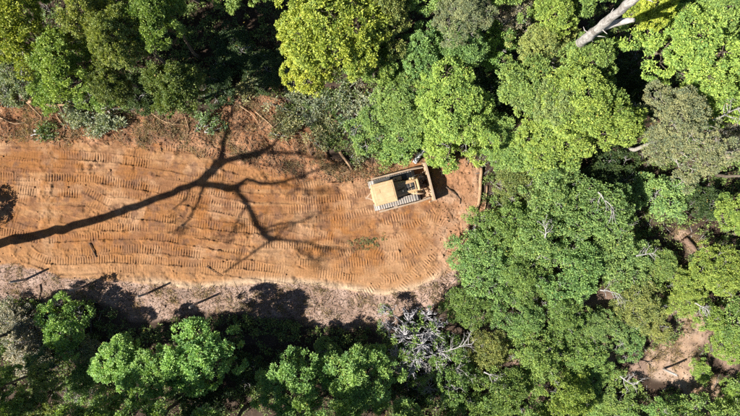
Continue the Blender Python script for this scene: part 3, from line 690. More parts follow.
# hood, narrowing to the front, with a dark plate drawn for an engine bay
hd = MB()
def hood_ring(x, w, z0, z1): return [(x, -w, z0), (x, w, z0), (x, w, z1 - .08), (x, w - .1, z1), (x, -w + .1, z1), (x, -w, z1 - .08)]
rings = [hood_ring(-.1, .60, 1.0, 1.86), hood_ring(.75, .56, 1.0, 1.82), hood_ring(1.78, .48, .95, 1.76)]
Vh = sum(rings, []); Fh = [tuple(range(6)), tuple(range(17, 11, -1))]
for q in (0, 6):
    for i in range(6): Fh.append((q + i, q + (i + 1) % 6, q + 6 + (i + 1) % 6, q + 6 + i)[::-1])
hd.add(Vh, Fh); hood = hd.build('hood', YDUST, doz)
rg = MB(); rg.box((1.92, 0, 1.32), (.24, .98, .98), bevel=.07); rad_g = rg.build('radiator_guard', YPAINT, doz)
gl = MB()
for k in range(7): gl.box((2.05, -.36 + k * .12, 1.3), (.03, .035, .8))
gl.build('grille', DARKM, rad_g)
eb = MB(); eb.box((1.28, -.02, 1.795), (.72, .56, .05), bevel=.02); eb.build('bay_shade_plate', DARKM, hood)  # dark plate in place of the shade inside an open bay
ef = MB()
for a, bb in (((1.28, .3, 1.81), (.86, .07, .09)), ((1.28, -.34, 1.81), (.86, .07, .09)), ((1.68, -.02, 1.81), (.07, .6, .09)), ((.88, -.02, 1.82), (.07, .6, .09)), ((1.3, -.02, 1.82), (.05, .56, .05))): ef.box(a, bb, bevel=.015)
ef.build('opening_frame', YPAINT, hood)
for k, (x, y) in enumerate(((1.08, .12), (1.08, -.15), (1.48, .1))):
    q = MB(); q.tube([(x, y, 1.79), (x, y, 1.88)], .085, 12); q.tube([(x, y, 1.88), (x, y, 1.9)], .05, 12); q.build('engine_cap', GREYM if k == 1 else DARKM, hood)
ex = MB(); ex.tube([(.62, -.22, 1.8), (.62, -.22, 2.25)], .09, 12); ex.tube([(.62, -.22, 2.25), (.62, -.22, 2.62), (.56, -.22, 2.74)], .05, 10); ex.build('exhaust_stack', DARKM, hood, True)
ac = MB(); ac.tube([(.3, .25, 1.83), (.3, .25, 2.1)], .07, 12); ac.tube([(.3, .25, 2.1), (.3, .25, 2.26)], .13, 14); ac.build('air_cleaner', YDUST, hood, True)
for s in (1, -1):
    q = MB(); q.box((1.6, .58 * s, 1.86), (.12, .16, .14), bevel=.03); hl = q.build('headlight', YPAINT, doz)
    q = MB(); q.tube([(1.66, .58 * s, 1.86), (1.675, .58 * s, 1.86)], .055, 12); q.build('lens', GLASSM, hl)
# operator's place
fl = MB(); fl.box((-.85, 0, 1.14), (1.5, 1.1, .05)); fl.build('floor_plate', DARKM, doz)
ds = MB(); ds.box((-.2, 0, 1.55), (.2, .95, .75), bevel=.05); ds.build('dashboard', YDUST, doz)
st = MB(); st.box((-1.0, 0, 1.42), (.5, .52, .16), bevel=.05); st.box((-1.27, 0, 1.78), (.14, .5, .62), bevel=.05); st.build('seat', DARKM, doz)
for y in (.2, .3, -.35):
    q = MB(); q.tube([(-.45, y, 1.2), (-.5, y, 1.75)], .014, 6); q.tube([(-.5, y, 1.75), (-.505, y, 1.81)], .028, 8); q.build('control_lever', DARKM, doz)
tk = MB(); tk.box((-1.72, 0, 1.45), (.4, 1.15, .62), bevel=.08); tk.build('fuel_tank', YDUST, doz)
# canopy
for x in (-1.6, -.12):
    for y in (-.72, .72):
        q = MB(); q.box((x, y, 1.92), (.1, .1, 1.6), bevel=.012); q.build('canopy_post', YDUST, doz)
rf = MB(); rf.box((-.92, 0, 2.74), (1.84, 1.72, .1), bevel=.05); roof = rf.build('roof', YPAINT, doz)
q = MB(); q.box((-.88, 0, 2.80), (1.5, 1.36, .035), bevel=.015); q.build('roof_panel', YPAINT, roof)
for y in (-.45, 0, .45):
    q = MB(); q.box((-.88, y, 2.825), (1.36, .05, .02), bevel=.006); q.build('roof_rib', YPAINT, roof)
for x in (-1.6, -.16):
    for y in (-.6, .6):
        q = MB(); q.box((x + (.1 if x > -1 else -.1) * .9, y, 2.66), (.1, .15, .11), bevel=.03); q.build('work_light', GREYM, roof)
q = MB(); q.box((-1.35, .2, 2.83), (.3, .26, .02), bevel=.006); q.build('hatch_plate', YDUST, roof)
for x, y in ((-1.7, .72), (-1.7, -.72), (-.08, .72), (-.08, -.72), (-.88, .74), (-.88, -.74)):
    q = MB(); q.tube([(x, y, 2.78), (x, y, 2.805)], .03, 8); q.build('bolt', GREYM, roof)
q = MB(); q.box((.45, .86, 1.19), (.7, .34, .24), bevel=.04); hyd = q.build('hydraulic_tank', YDUST, doz)
q = MB(); q.tube([(.3, .86, 1.3), (.3, .86, 1.37)], .06, 10); q.build('filler_cap', DARKM, hyd)
for s in (1, -1):
    q = MB(); q.tube(smooth_path([(-.05, .62 * s, 1.75), (.1, .62 * s, 1.98), (.7, .57 * s, 1.98), (.85, .56 * s, 1.8)], .1), .018, 6); q.build('hand_rail', YPAINT, doz, True)
for k in range(5):
    q = MB(); q.box((.15 + k * .12, -.565 + k * .005, 1.5), (.05, .03, .4)); q.build('louvre', DARKM, hood)
q = MB(); q.tube(smooth_path([(.2, -.1, 1.88), (.5, -.05, 1.93), (.8, .05, 1.88)], .1), .03, 6); q.build('intake_pipe', DARKM, hood, True)
for y0 in (-1.1, -.35, .5):                              # earth caked on the push frame and heaped behind the blade
    n_ = 22; P = np.column_stack([RNG.uniform(2.2, 2.72, n_), y0 + RNG.normal(size=n_) * .25]); mbk = MB()
    for p in P: mbk.box((p[0], p[1], .09 + RNG.uniform(0, .09)), RNG.uniform(.08, .26, 3), rot=Vector(RNG.normal(size=3)).to_track_quat('X', 'Z'), bevel=.02)
    mbk.build('caked_earth', EARTHY, doz)
# rear drawbar
db = MB()
for y in (.42, -.42): 
    e = np.array([-2.35, 0, .8]) - np.array([-1.75, y, .9]); R3 = np.array(Vector(e).to_track_quat('X', 'Z').to_matrix()); db.box(np.array([-2.05, y / 2, .85]), (np.linalg.norm(e), .09, .12), rot=R3)
db.box((-2.36, 0, .8), (.14, .2, .14), bevel=.02); db.build('drawbar', GREYM, doz)
# blade
bl = MB(); front = []; back = []
for k in range(9):
    t = k / 8; z = .02 + 1.12 * t; x = 2.86 + .16 * (2 * t - 1) ** 2 + .02 * t; front.append((x, z)); back.append((x - .07, z))
bl.prism(front + back[::-1], -1.55, 1.55); blade = bl.build('blade', EARTHY, doz)
q = MB(); q.box((2.97, 0, 1.17), (.2, 3.14, .09), bevel=.02); q.build('top_rail', GREYM, blade)
for s in (1, -1):
    q = MB(); q.prism([(2.72, .0), (3.1, .0), (3.1, 1.14), (2.72, 1.0)], 1.551 * s, 1.6 * s); q.build('end_plate', GREYM, blade)
q = MB(); q.box((3.06, 0, .1), (.035, 3.1, .2)); q.build('cutting_edge', STEEL, blade)
for y in (-.9, -.3, .3, .9):
    q = MB(); q.prism([(2.66, .2), (2.79, .2), (2.79, 1.0), (2.74, 1.0)], y - .03, y + .03); q.build('stiffener', GREYM, blade)

# ------------------------------------------------------------------ trees without leaves
tanE = math.tan(SUN_EL)
BASE = G(-75, 263)
bt = link('bare_tree', None, None, (BASE[0], BASE[1], float(gz(*BASE)) - .1))
tag(bt, 'tall bare forked tree left of the clearing whose long shadow crosses the dirt', 'tree')
sdn = np.array(sd)
def lift(p, k):
    S = G(*p) - BASE; t = S @ sdn; lat = S - t * sdn
    return np.array([lat[0] + k * sdn[0], lat[1] + k * sdn[1], (t - k) * tanE])
def bare_limb(name, pts, ks, r0, r1, parent, sides=8):
    P = np.array([lift(p, k) for p, k in zip(pts, np.linspace(ks[0], ks[1], len(pts)))])
    P = smooth_path(P, .6); n = len(P)
    P += RNG.normal(size=P.shape) * min(.05, r0 * .3)
    mb = MB(); mb.tube(P, np.linspace(r0, r1, n), sides); o = mb.build(name, BARK, parent, True); return o, P
TP = [(-75, 263), (-36, 253), (0, 243), (50, 232), (92, 221), (130, 208), (165, 195), (190, 186), (207, 177)]
trk, _ = bare_limb('trunk', TP, (0, 0), .43, .27, bt, 10)
LIMBS = [
 ([(205, 178), (214, 170), (222, 160)], (0, 0), .27, .21), ([(222, 160), (229, 140), (233, 120), (236, 99), (240, 84)], (0, 1.6), .20, .05),
 ([(222, 160), (250, 154), (270, 150)], (0, -1.2), .19, .15), ([(270, 150), (277, 142), (289, 131), (313, 124), (328, 118)], (-1.2, -3), .13, .035),
 ([(270, 150), (298, 152), (325, 156), (338, 152)], (-1.2, .5), .12, .035), ([(200, 181), (222, 187), (238, 186)], (0, .8), .20, .16),
 ([(238, 186), (250, 178), (265, 182), (285, 180), (326, 167), (348, 160)], (.8, 3), .14, .035),
 ([(238, 186), (249, 203), (257, 219), (266, 231), (277, 238)], (.8, -1), .15, .11), ([(277, 238), (296, 240), (318, 245), (345, 249)], (-1, -2), .10, .03),
 ([(275, 238), (262, 247), (250, 255), (226, 272)], (-1, 1), .07, .02), ([(264, 228), (280, 223), (298, 222), (312, 216)], (-.5, 1.5), .08, .025),
 ([(206, 183), (200, 200), (192, 217), (178, 230)], (0, -2), .09, .02), ([(229, 140), (238, 128), (252, 122)], (.8, 1.6), .06, .02), ([(233, 120), (226, 110), (222, 98)], (1.2, 2), .05, .02),
 ([(250, 154), (262, 162), (282, 164), (300, 170)], (-.7, -2), .06, .02), ([(289, 131), (284, 120), (292, 108)], (-1.8, -2.5), .05, .02), ([(250, 204), (242, 215), (236, 230)], (.3, 1.5), .05, .015),
 ([(285, 180), (300, 188), (318, 190)], (1.6, 2.5), .06, .02), ([(298, 152), (312, 146), (330, 140)], (-.6, 0), .05, .02), ([(296, 240), (305, 254), (318, 260)], (-1.5, -2), .05, .02), ([(192, 188), (186, 200), (176, 208)], (0, 1), .05, .015)]
ends = []
for pts, ks, r0, r1 in LIMBS:
    lb, P = bare_limb('limb', pts, ks, r0 * 1.28, max(.06, r1 * 2.1), bt, 7)
    for k in range(9):                                   # fine twigs
        i = RNG.integers(len(P) // 2, len(P)); e = P[i] + unit(RNG.normal(size=3)) * RNG.uniform(.6, 2.2)
        q = MB(); q.tube(limb(RNG, P[i], e, .15, 4), np.linspace(min(.09, r1 * 1.6), .02, 4), 4); q.build('twig', BARK, lb)
    if pts[-1][0] > 290 or pts[-1][1] in (230, 84): ends.append(P[-1])
ends = np.array([e + RNG.normal(size=3) * .5 for e in ends for _ in range(4)])
V, Fc, tone = tuft_leaves(RNG, ends, np.tile([0, 0, 1.], (len(ends), 1)), 34, RNG.uniform(.5, .8, len(ends)), .2, .1)
lf = link('leaf_clusters', mesh_np('leaf_clusters', V, Fc, LEAF, tone=tone), bt); lf.color = (*MID, 1); lf['kind'] = 'stuff'

def H3(px, py, h): x, y = G(px, py, h); return np.array([x, y, h])
dt_b = H3(572, 50, 4.0); dt_base = np.array([dt_b[0], dt_b[1], 0]); z0 = float(gz(dt_base[0], dt_base[1]))
dt = link('dead_tree', None, None, (dt_base[0], dt_base[1], z0)); off = np.array([dt_base[0], dt_base[1], z0])
tag(dt, 'tall bleached white dead tree with a broken side stem at the top edge', 'tree')
P = np.array([[dt_base[0], dt_base[1], z0 - .3], H3(572, 50, 4), H3(584, 40, 9.5), H3(596, 30, 12.5), H3(612, 17, 15.5), H3(632, 1, 18.5), H3(652, -16, 21)]) - off
P = smooth_path(P, .7); P += np.sin(np.arange(len(P))[:, None] * np.array([1.7, 2.3, 0])) * .035
rr = np.interp(P[:, 2], [0, 8, 12, 18, 21], [.40, .33, .27, .22, .12]) * (1 + .09 * np.sin(np.arange(len(P)) * 1.3))
q = MB(); q.tube(P, rr, 12); q.build('trunk', DEADWOOD, dt, True)
P2 = np.array([H3(594, 34, 11.6), H3(604, 28, 12.6), H3(616, 23, 13.6), H3(628, 20.5, 14.4), H3(634, 20, 14.8)]) - off
q = MB(); q.tube(smooth_path(P2, .4), np.interp(np.arange(len(smooth_path(P2, .4))), [0, 5, 9], [.15, .2, .07]), 9); q.build('broken_stem', DEADWOOD, dt, True)
P3 = np.array([H3(606, 24, 13.8), H3(616, 16, 14.2), H3(624, 12, 14.4)]) - off
q = MB(); q.tube(smooth_path(P3, .4), np.linspace(.1, .03, len(smooth_path(P3, .4))), 7); q.build('snag', DEADWOOD, dt, True)
for k in range(9):
    i = RNG.integers(len(P) // 3, len(P)); d = unit(np.array([RNG.normal(), RNG.normal(), .3])); q = MB(); q.tube(limb(RNG, P[i], P[i] + d * RNG.uniform(.4, 1.3), .15, 4), np.linspace(.06, .015, 4), 5); q.build('stub', DEADWOOD, dt, True)

# ------------------------------------------------------------------ logs, posts, branches
EARTH_ = paint('loose_earth', (.15, .085, .05), (.24, .135, .075), (.30, .17, .09), .5, .95)
def log(name, cat, pts, r0, r1, mat, label, group=None, zoff=.6, stubs=0):
    W = smooth_path([np.array(G(*p)) for p in pts], .35)
    z = gz(W[:, 0], W[:, 1]); z = np.maximum(z, np.interp(np.arange(len(z)), [0, len(z) - 1], [z[0], z[-1]]))
    P = np.column_stack([W, z]); rr = np.linspace(r0, r1, len(P)); P[:, 2] += rr * zoff + .02
    P[1:-1] += RNG.normal(size=(len(P) - 2, 3)) * r0 * .15
    o0 = P[len(P) // 2].copy(); root = link(name, None, None, o0); tag(root, label, cat, group)
    q = MB(); q.tube(P - o0, rr * (1 + .12 * RNG.normal(size=len(rr)).clip(-1, 1)), 9); q.build('stem', mat, root, True)
    for k in range(stubs):
        i = RNG.integers(1, len(P)); d = unit(np.array([RNG.normal(), RNG.normal(), .35])); e = P[i] - o0 + d * RNG.uniform(.5, 1.3)
        q = MB(); q.tube(limb(RNG, P[i] - o0, e, .1, 4), np.linspace(rr[i] * .5, .01, 4), 5); q.build('side_branch', mat, root, True)
    return root
DEB = 'logs and branches lying around the clearing'
log('fallen_branch', 'branch', [(30, 102), (49, 105), (73, 106), (88, 112), (108, 114), (128, 113)], .13, .05, WOOD_TAN, 'long pale branch lying along the upper left forest edge', DEB, stubs=4)
log('fallen_branch', 'branch', [(314, 86), (324, 106), (341, 128)], .2, .13, WOOD_BROWN, 'reddish brown stem lying across the brush pile above the clearing', DEB, 1.4, 2)
log('fallen_log', 'log', [(481, 168), (480, 186), (479, 200), (476, 213)], .15, .11, WOOD_TAN, 'pale upright lying log at the right end of the clearing', DEB, 1.2, 1)
log('fallen_branch', 'branch', [(487, 186), (486, 200), (484, 214)], .07, .05, WOOD_TAN, 'thin pale branch beside the log at the right end of the clearing', DEB, 1.2)
log('fallen_log', 'log', [(414, 163), (420, 155), (426, 147)], .19, .17, bark_material('wood_fresh_white', (.40, .395, .385), (.60, .59, .58), 3), 'short white log on the bank above the bulldozer', DEB, 1.3)
log('broken_root', 'root', [(446, 187), (453, 192), (460, 199), (460, 204)], .06, .03, WOOD_DARK, 'dark bent root sticking out of the soil right of the blade', DEB, 1.5)
log('fallen_branch', 'branch', [(322, 131), (319, 138), (316, 146)], .09, .06, WOOD_TAN, 'short pale stick at the lower edge of the brush pile', DEB, 1.3)
log('fallen_branch', 'branch', [(340, 152), (346, 161), (352, 170)], .12, .08, WOOD_TAN, 'pale branch on the bank left of the bulldozer canopy', DEB, 1.3, 1)
log('fallen_branch', 'branch', [(264, 94), (274, 88), (285, 83)], .1, .05, WOOD_TAN, 'pale branch at the foot of the large dark gap, left of the brush pile', DEB, 1.4, 3)
log('fallen_branch', 'branch', [(256, 112), (270, 124), (284, 138), (290, 146)], .06, .03, WOOD_TAN, 'thin pale branch on the reddish bank below the dark gap', DEB, 1.2, 3)
log('fallen_branch', 'branch', [(0, 92), (8, 88), (14, 82)], .09, .05, WOOD_TAN, 'pale branch poking from the grey green shrub at the left edge', DEB, 1.4, 2)
log('fallen_branch', 'branch', [(22, 96), (34, 108), (44, 118)], .07, .03, WOOD_TAN, 'thin branch sloping down the upper bank at far left', DEB, 1.3, 2)
log('fallen_log', 'log', [(683, 239), (690, 246), (696, 253), (702, 262)], .24, .16, WOOD_BROWN, 'brown log on the small bare patch near the right edge', DEB, 1.2)
log('fallen_branch', 'branch', [(684, 239), (692, 233), (702, 228)], .09, .05, WOOD_DARK, 'dark branch forking from the brown log near the right edge', DEB, 1.6)
for p, r_, m_, lab in [([(150, 112), (166, 122), (178, 126)], .06, WOOD_TAN, 'thin pale branch on the upper bank below the round forest edge tree'), ([(186, 116), (190, 130), (188, 142)], .05, WOOD_TAN, 'thin branch pointing down the bank left of the green seedlings'),
    ([(240, 106), (254, 116), (262, 130)], .05, WOOD_TAN, 'thin root across the bank where the shadow limbs spread'), ([(296, 128), (306, 142), (312, 156)], .07, WOOD_BROWN, 'brown branch along the lower left edge of the brush pile'), ([(58, 116), (66, 128), (64, 138)], .05, WOOD_TAN, 'thin pale root on the upper bank left of the grey brush'),
    ([(366, 150), (378, 158), (392, 160)], .06, WOOD_BROWN, 'brown branch on the bank just above the bulldozer canopy'), ([(462, 150), (470, 158), (474, 168)], .06, WOOD_TAN, 'pale branch at the upper corner of the clearing right of the blade'), ([(470, 226), (464, 240), (458, 250)], .06, WOOD_BROWN, 'brown branch at the clearing edge below the upright lying log'),
    ([(2, 118), (16, 124), (28, 122)], .06, WOOD_TAN, 'pale branch on the upper bank at the far left edge'), ([(436, 300), (446, 306), (452, 318)], .05, WOOD_TAN, 'thin pale branch at the lower right corner of the clearing'), ([(272, 104), (286, 112), (292, 124)], .08, WOOD_BROWN, 'brown broken stem at the left flank of the brush pile')]:
    log('fallen_branch', 'branch', p, r_, r_ * .5, m_, lab, DEB, 1.3, 4)
for (px, py), lab in (((452, 162), 'torn root ball at the upper right corner of the clearing'), ((474, 222), 'torn root ball at the right edge of the clearing below the pale log'), ((240, 100), 'torn root ball at the top of the reddish bank'), ((146, 112), 'torn root ball at the forest edge on the upper bank')):
    x, y = G(px, py); z = float(gz(x, y)); root = link('root_ball', None, None, (x, y, z)); tag(root, lab, 'root ball', 'torn root balls around the clearing'); q = MB()
    n_ = 60; d = unit(RNG.normal(size=(n_, 3)));
    for k in range(26): q.box(d[k] * np.array([.26, .26, .16]) + np.array([0, 0, .12]), RNG.uniform(.1, .24, 3), rot=Vector(d[k]).to_track_quat('X', 'Z'), bevel=.03)
    q.build('earth', EARTH_, root)
    for k in range(16):
        e = np.array([d[k + 30][0], d[k + 30][1], abs(d[k + 30][2]) * .6]) * RNG.uniform(.5, 1.0); q = MB(); q.tube(limb(RNG, np.array([0, 0, .1]), e + np.array([0, 0, .08]), .2, 5), np.linspace(.035, .008, 5), 5); q.build('root', WOOD_BROWN, root, True)
log('dark_stick', 'stick', [(90, 243), (93, 249), (97, 257)], .06, .04, WOOD_DARK, 'dark stick lying on the dirt below the tree shadow', DEB, .9)  # thin dark length on the dirt
log('fallen_branch', 'branch', [(207, 266), (214, 271), (222, 276)], .045, .02, WOOD_DARK, 'thin dark twig on the pale dirt above the fence posts', DEB, .9)
log('fallen_branch', 'branch', [(41, 284), (42, 291), (40, 299)], .05, .03, WOOD_DARK, 'dark stick on the littered verge at lower left', DEB, 1.0)
def dead_branch(px, py, h, ang, L, label):
    o0 = H3(px, py, h); root = link('dead_branch', None, None, o0); tag(root, label, 'branch', 'grey dead branches among the thicket')
    q = MB(); a0 = math.radians(ang); P = limb(RNG, np.zeros(3), np.array([math.cos(a0) * L, math.sin(a0) * L, L * .12]), .12, 7); q.tube(P, np.linspace(.06, .02, 7), 6); q.build('stem', TWIG_GREY, root, True)
    for k in range(8):
        i = RNG.integers(1, 6); a = a0 + RNG.choice([-1, 1]) * RNG.uniform(.4, 1.1); l = L * RNG.uniform(.3, .6); e = P[i] + np.array([math.cos(a) * l, math.sin(a) * l, RNG.normal() * .2 * l])
        q = MB(); B = limb(RNG, P[i], e, .15, 5); q.tube(B, np.linspace(.032, .010, 5), 5)
        for m_ in range(4):
            j = RNG.integers(1, 5); e2 = B[j] + unit(RNG.normal(size=3) + unit(e - P[i])) * l * RNG.uniform(.25, .55); q.tube(limb(RNG, B[j], e2, .15, 3), np.linspace(.016, .006, 3), 4)
        q.build('side_branch', TWIG_GREY, root, True)
dead_branch(600, 290, 3.0, -12, 1.6, 'bleached dead branch in the middle of the thicket, left of the olive shrub')
dead_branch(695, 303, 2.0, -28, 1.2, 'bleached dead branch near the right edge above the small bare clearing')
dead_branch(636, 256, 3.2, 10, 1.4, 'thin grey dead branch left of the brown log in the thicket')
dead_branch(598, 192, 4.6, -50, 2.0, 'grey forked dead branch at the edge of the shaded hollow')
dead_branch(484, 372, 3.2, -30, 2.0, 'grey dead branch on the shrub left of the small dark hole')
dead_branch(712, 120, 7.4, 30, 2.0, 'pale bare branch at the right edge above the grey twiggy bush')
dead_branch(545, 238, 4.2, 100, 1.4, 'grey dead branch in the middle of the thicket near the clearing')
dead_branch(560, 112, 8.2, 40, 1.3, 'small grey dead branch inside the large light green crown')
dead_branch(446, 352, 3.0, 20, 2.2, 'grey dead branch right of the grey branched bush')
dead_branch(620, 376, 2.2, -20, 1.6, 'pale dead branch left of the small bare clearing')
yp = log('thin_trunk', 'trunk', [(22, 82), (22, 78)], .05, .05, BARK_PALE, 'thin pale trunk standing at the forest edge, far left', None)
bpy.data.objects.remove(yp.children[0]); z = float(gz(yp.location.x, yp.location.y)); yp.location.z = z
q = MB(); a = np.array(yp.location); q.tube(np.array([[0, 0, -.2], H3(22, 76, 2) - a, H3(22, 66, 5) - a, H3(23, 52, 8) - a]), [.09, .08, .07, .04], 8); q.build('stem', BARK_PALE, yp, True)

POSTS = [((27, 279), 'fence post nearest the left edge, below the long tree shadow'), ((83, 287), 'second fence post from the left, above the bright green shrub'), ((148, 293), 'third fence post from the left on the littered verge'), ((198, 303), 'rightmost fence post of the row on the littered verge'), ((664, 369), 'single post standing in the small bare clearing at lower right')]
for k, (p, lab) in enumerate(POSTS):
    x, y = G(*p); z = float(gz(x, y)); root = link('fence_post', None, None, (x, y, z)); tag(root, 'grey wooden ' + lab, 'fence post', 'wooden fence posts')
    q = MB(); q.tube([(0, 0, -.3), (.01, 0, .6), (.03 * (k - 2), .02, 1.95)], [.10, .095, .09], 8); pst = q.build('post', TWIG_GREY, root, True)
    q = MB(); q.tube([(.03 * (k - 2), .02, 1.93), (.03 * (k - 2), .02, 1.97)], [.085, .05], 8); q.build('cap', WOOD_BROWN, root, True)

# felled brush with wilted leaves
def brush(px, py, rpx, ang, colour, label, n=42, h=.5):
    x, y = G(px, py); z = float(gz(x, y)); root = link('felled_branch', None, None, (x, y, z), (0, 0, 0)); tag(root, label, 'brush', 'felled leafy brush on the upper bank')
    L = rpx / PPM; q = MB(); T = []
    for k in range(7):
        a = math.radians(ang) + RNG.normal() * .5; d = np.array([math.cos(a), math.sin(a)]); s0 = RNG.uniform(-.6, .1) * L; lat = RNG.normal() * L * .3
        o = np.array([d[0] * s0 - d[1] * lat, d[1] * s0 + d[0] * lat, .1 + RNG.uniform(0, h * .5)]); e = o + np.array([d[0], d[1], 0]) * L * RNG.uniform(.8, 1.5) + np.array([0, 0, RNG.uniform(0, h)])
        gx = x + e[0]; gy = y + e[1]; e[2] = max(e[2], float(gz(gx, gy)) - z + .08)
        P = limb(RNG, o, e, .1, 6); q.tube(P, np.linspace(.05, .012, 6), 5)
        for _ in range(n // 5): T.append(P[RNG.integers(1, 6)] + RNG.normal(size=3) * np.array([.32, .32, .12]) * L * .4)
    q.build('stem', TWIG_GREY, root, True); T = np.array(T); T[:, 2] = np.maximum(T[:, 2], gz(x + T[:, 0], y + T[:, 1]) - z + .05)
    V, Fc, tone = tuft_leaves(RNG, T, np.tile([0, 0, 1.], (len(T), 1)), 26, RNG.uniform(.22, .42, len(T)), .2, .09, wild=.9)
    f = link('foliage', mesh_np('foliage', V, Fc, LEAF, tone=tone), root); f.color = (*colour, 1)
SAGE = (.28, .31, .205); WILT = (.27, .27, .14)
for a in [(300, 104, 26, 150, SAGE, 'grey green felled brush at the left end of the brush pile'), (318, 116, 24, 60, SAGE, 'grey green felled brush in the middle of the brush pile'), (338, 104, 26, 20, SAGE, 'grey green felled brush under the lime tree at the pile top'),
          (346, 126, 24, -30, BLU, 'bluish felled brush in the brush pile right of the reddish stem'), (330, 138, 22, 100, WILT, 'wilted brush at the lower edge of the brush pile'), (362, 108, 24, 10, SAGE, 'grey green felled brush at the right end of the brush pile'), (356, 146, 22, -10, WILT, 'wilted brush hanging over the bank left of the bulldozer'), (384, 146, 18, 0, GRN, 'green felled brush on the bank directly above the canopy roof'),
          (96, 126, 20, 10, SAGE, 'grey green brush below the pale fallen branch at upper left'), (76, 122, 14, 60, SAGE, 'small grey green brush left of the larger one on the upper bank'), (40, 130, 16, 0, (.14, .19, .075), 'dark green weeds on the upper bank at far left', 16, .2), (205, 128, 17, 40, (.19, .28, .12), 'fresh green leafy seedlings on the reddish bank', 16, .2), (110, 118, 14, 0, SAGE, 'small grey brush beneath the green shrub on the upper bank'), (8, 104, 16, 90, SAGE, 'grey green brush at the left edge of the upper bank'),
          (282, 124, 16, 30, WILT, 'wilted brush on the bank crossed by the tree shadow'), (248, 92, 16, 0, WILT, 'wilted brush at the foot of the large dark gap')]: brush(*a)
x, y = G(368, 242); T = np.column_stack([RNG.normal(size=70) * .75, RNG.normal(size=70) * .26 + .0]); T[:, 1] += T[:, 0] * .12
T = np.column_stack([T, gz(x + T[:, 0], y + T[:, 1]) - float(gz(x, y)) + .03])
wd_ = link('weeds', None, None, (x, y, float(gz(x, y)))); tag(wd_, 'sparse patch of low green weeds on the dirt below the bulldozer', 'weeds')
V, Fc, tone = tuft_leaves(RNG, T, np.tile([0, 0, 1.], (len(T), 1)), 9, RNG.uniform(.05, .14, len(T)), .10, .045)
f = link('foliage', mesh_np('foliage', V, Fc, LEAF, tone=tone), wd_); f.color = (.16, .19, .08, 1)

# ------------------------------------------------------------------ loose stuff
def lumps(name, pts, size, mat, label, cat, colr=None):
    n = len(pts); base = unit(np.array([(x, y, z) for x in (-1, 1) for y in (-1, 1) for z in (-1, 1)], float))
    Vv = base[None] * size[:, None, None] * RNG.uniform(.55, 1.15, (n, 8, 1)) * RNG.uniform(.6, 1.2, (n, 1, 3))
    a = RNG.uniform(0, 6.28, n); ca, sa = np.cos(a)[:, None], np.sin(a)[:, None]
    Vx = Vv[..., 0] * ca - Vv[..., 1] * sa; Vy = Vv[..., 0] * sa + Vv[..., 1] * ca
    Vv = np.stack([Vx, Vy, Vv[..., 2] * .6], -1) + np.column_stack([pts, gz(pts[:, 0], pts[:, 1]) + size * .2])[:, None]
    Fb = np.array([(0, 1, 3, 2), (4, 6, 7, 5), (0, 4, 5, 1), (2, 3, 7, 6), (0, 2, 6, 4), (1, 5, 7, 3)])
    Fc = (np.arange(n)[:, None, None] * 8 + Fb).reshape(-1, 4)
    cc = None
    if colr is not None:
        i = np.clip(np.searchsorted(xs, pts[:, 0]), 0, nx - 1); j = np.clip(np.searchsorted(ys, pts[:, 1]), 0, ny - 1)
        cc = np.repeat(col[j, i] * RNG.uniform(.8, 1.15, (n, 1)), 8, axis=0)
    o = link(name, mesh_np(name, Vv.reshape(-1, 3), Fc, mat, col=cc)); tag(o, label, cat, kind='stuff'); return o
def zone(A, lo=.5): return lambda q: RNG.random(len(q)) * .999 + .001 < np.maximum(0, at_grid(A, q[:, 0], q[:, 1]) - (1 - 1))
wt = clear * np.clip(up * .9 + right * 1.0 + low * .10 + .045, 0, 1)
q = scatter(6500, -32, 11, -9, 11, zone(wt)); lumps('dirt_clods', q, RNG.gamma(1.6, .024, len(q)).clip(.02, .17), SOIL, 'loose clods of orange earth over the banks and cleared strip', 'earth clods', True)
def twigs(name, q, lmin, lmax, r, mat, label, cat):
    n = len(q); a = RNG.uniform(0, 3.14, n); L = RNG.uniform(lmin, lmax, n); tl = RNG.normal(size=n) * .15
    z = gz(q[:, 0], q[:, 1]) + r + RNG.uniform(0, .06, n); d = np.column_stack([np.cos(a), np.sin(a), tl]) * L[:, None] / 2; s = np.column_stack([-np.sin(a), np.cos(a), 0 * a])
    c = np.column_stack([q, z]); rr = (r * RNG.uniform(.5, 1.4, n))[:, None]; upv = np.array([0, 0, 1.])
    mid = c + s * (L * RNG.normal(size=n) * .08)[:, None]
    rows = []
    for cen, k in ((c - d, 1.), (mid, .85), (c + d, .35)):
        rows += [cen + s * rr * k, cen - s * rr * k, cen + upv * rr * 1.5 * k]
    Vv = np.stack(rows, 1).reshape(-1, 3)
    Fb = np.array([(i + o, (i + 1) % 3 + o, (i + 1) % 3 + o + 3, i + o + 3) for o in (0, 3) for i in range(3)])
    o = link(name, mesh_np(name, Vv, (np.arange(n)[:, None, None] * 9 + Fb).reshape(-1, 4), mat)); tag(o, label, cat, kind='stuff')
q = scatter(2000, -32, 11, -9, 11, zone(clear * np.clip(up * 1.0 + low * .28, 0, 1))); twigs('twig_litter', q, .15, .9, .017, WOOD_TAN, 'pale twigs and roots strewn over the banks', 'twigs')
q = scatter(1100, -32, 11, -10, 11, zone(clear * np.clip(up * .6 + low * .7, 0, 1))); twigs('dark_twig_litter', q, .15, .6, .016, WOOD_DARK, 'dark burnt twigs strewn over the banks', 'twigs')
q = scatter(2200, -36, 36, -20, 20, forest_ok)
q = q[(q[:, 0] > 4) | (q[:, 0] < -20)]; T = np.column_stack([q, gz(q[:, 0], q[:, 1])])
twigs('dead_twigs', q, .5, 1.8, .025, TWIG_GREY, 'grey dead twigs lying in the undergrowth', 'twigs')
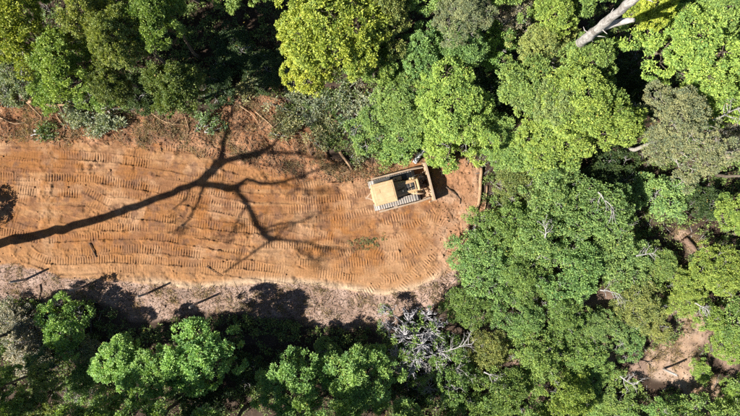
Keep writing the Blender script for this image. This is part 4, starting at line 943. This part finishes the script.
# dry leaves on the verge
q = scatter(9000, -33, 11, -10.5, 11, zone(clear * np.clip(low * .9 + up * .35, 0, 1)))
n = len(q); P = np.column_stack([q, gz(q[:, 0], q[:, 1]) + .015]); V, Fc = leaves(P, np.column_stack([RNG.normal(size=(n, 2)), RNG.normal(size=n) * .2]), np.column_stack([RNG.normal(size=(n, 2)) * .3, np.ones(n)]), RNG.uniform(.06, .15, n), RNG.uniform(.04, .08, n))
o = link('leaf_litter', mesh_np('leaf_litter', V, Fc, LEAF, tone=np.repeat(RNG.uniform(0, .95, n), 4))); o.color = (.17, .115, .08, 1); tag(o, 'dry brown leaves littering the verge and the upper bank', 'leaf litter', kind='stuff')

# dry grass and litter on the banks and on the forest floor
q = scatter(1300, -33, 32, -16, 11, lambda q: zone(np.maximum(clear * np.clip(up * .9 + low * .35, 0, 1), bare * .7))(q) & (vnoise(q[:, 0], q[:, 1], 1.1, 1.1, 810) > .5))
T = np.column_stack([q, gz(q[:, 0], q[:, 1])]); k = np.repeat(np.arange(len(T)), 16); m_ = len(k)
ax = np.column_stack([RNG.normal(size=(m_, 2)), RNG.uniform(.1, .9, m_)]); P = T[k] + np.column_stack([RNG.normal(size=(m_, 2)) * .12, np.zeros(m_)])
V, Fc = leaves(P, ax, unit(RNG.normal(size=(m_, 3))), RNG.uniform(.15, .45, m_), RNG.uniform(.012, .03, m_))
o = link('dry_grass', mesh_np('dry_grass', V, Fc, LEAF, tone=np.repeat(RNG.uniform(0, .95, m_), 4))); o.color = (.30, .225, .125, 1); tag(o, 'dry straw coloured grass on the banks of the clearing', 'dry grass', kind='stuff')
q = scatter(30000, -36, 36, -21, 21, lambda q: at_grid(1 - clear, q[:, 0], q[:, 1]) > .5)
n = len(q); P = np.column_stack([q, gz(q[:, 0], q[:, 1]) + .02]); V, Fc = leaves(P, np.column_stack([RNG.normal(size=(n, 2)), RNG.normal(size=n) * .2]), np.column_stack([RNG.normal(size=(n, 2)) * .3, np.ones(n)]), RNG.uniform(.08, .2, n), RNG.uniform(.05, .1, n))
o = link('forest_litter', mesh_np('forest_litter', V, Fc, LEAF, tone=np.repeat(RNG.uniform(0, .95, n), 4))); o.color = (.16, .11, .075, 1); tag(o, 'fallen leaves on the forest floor and bare patches', 'leaf litter', kind='stuff')
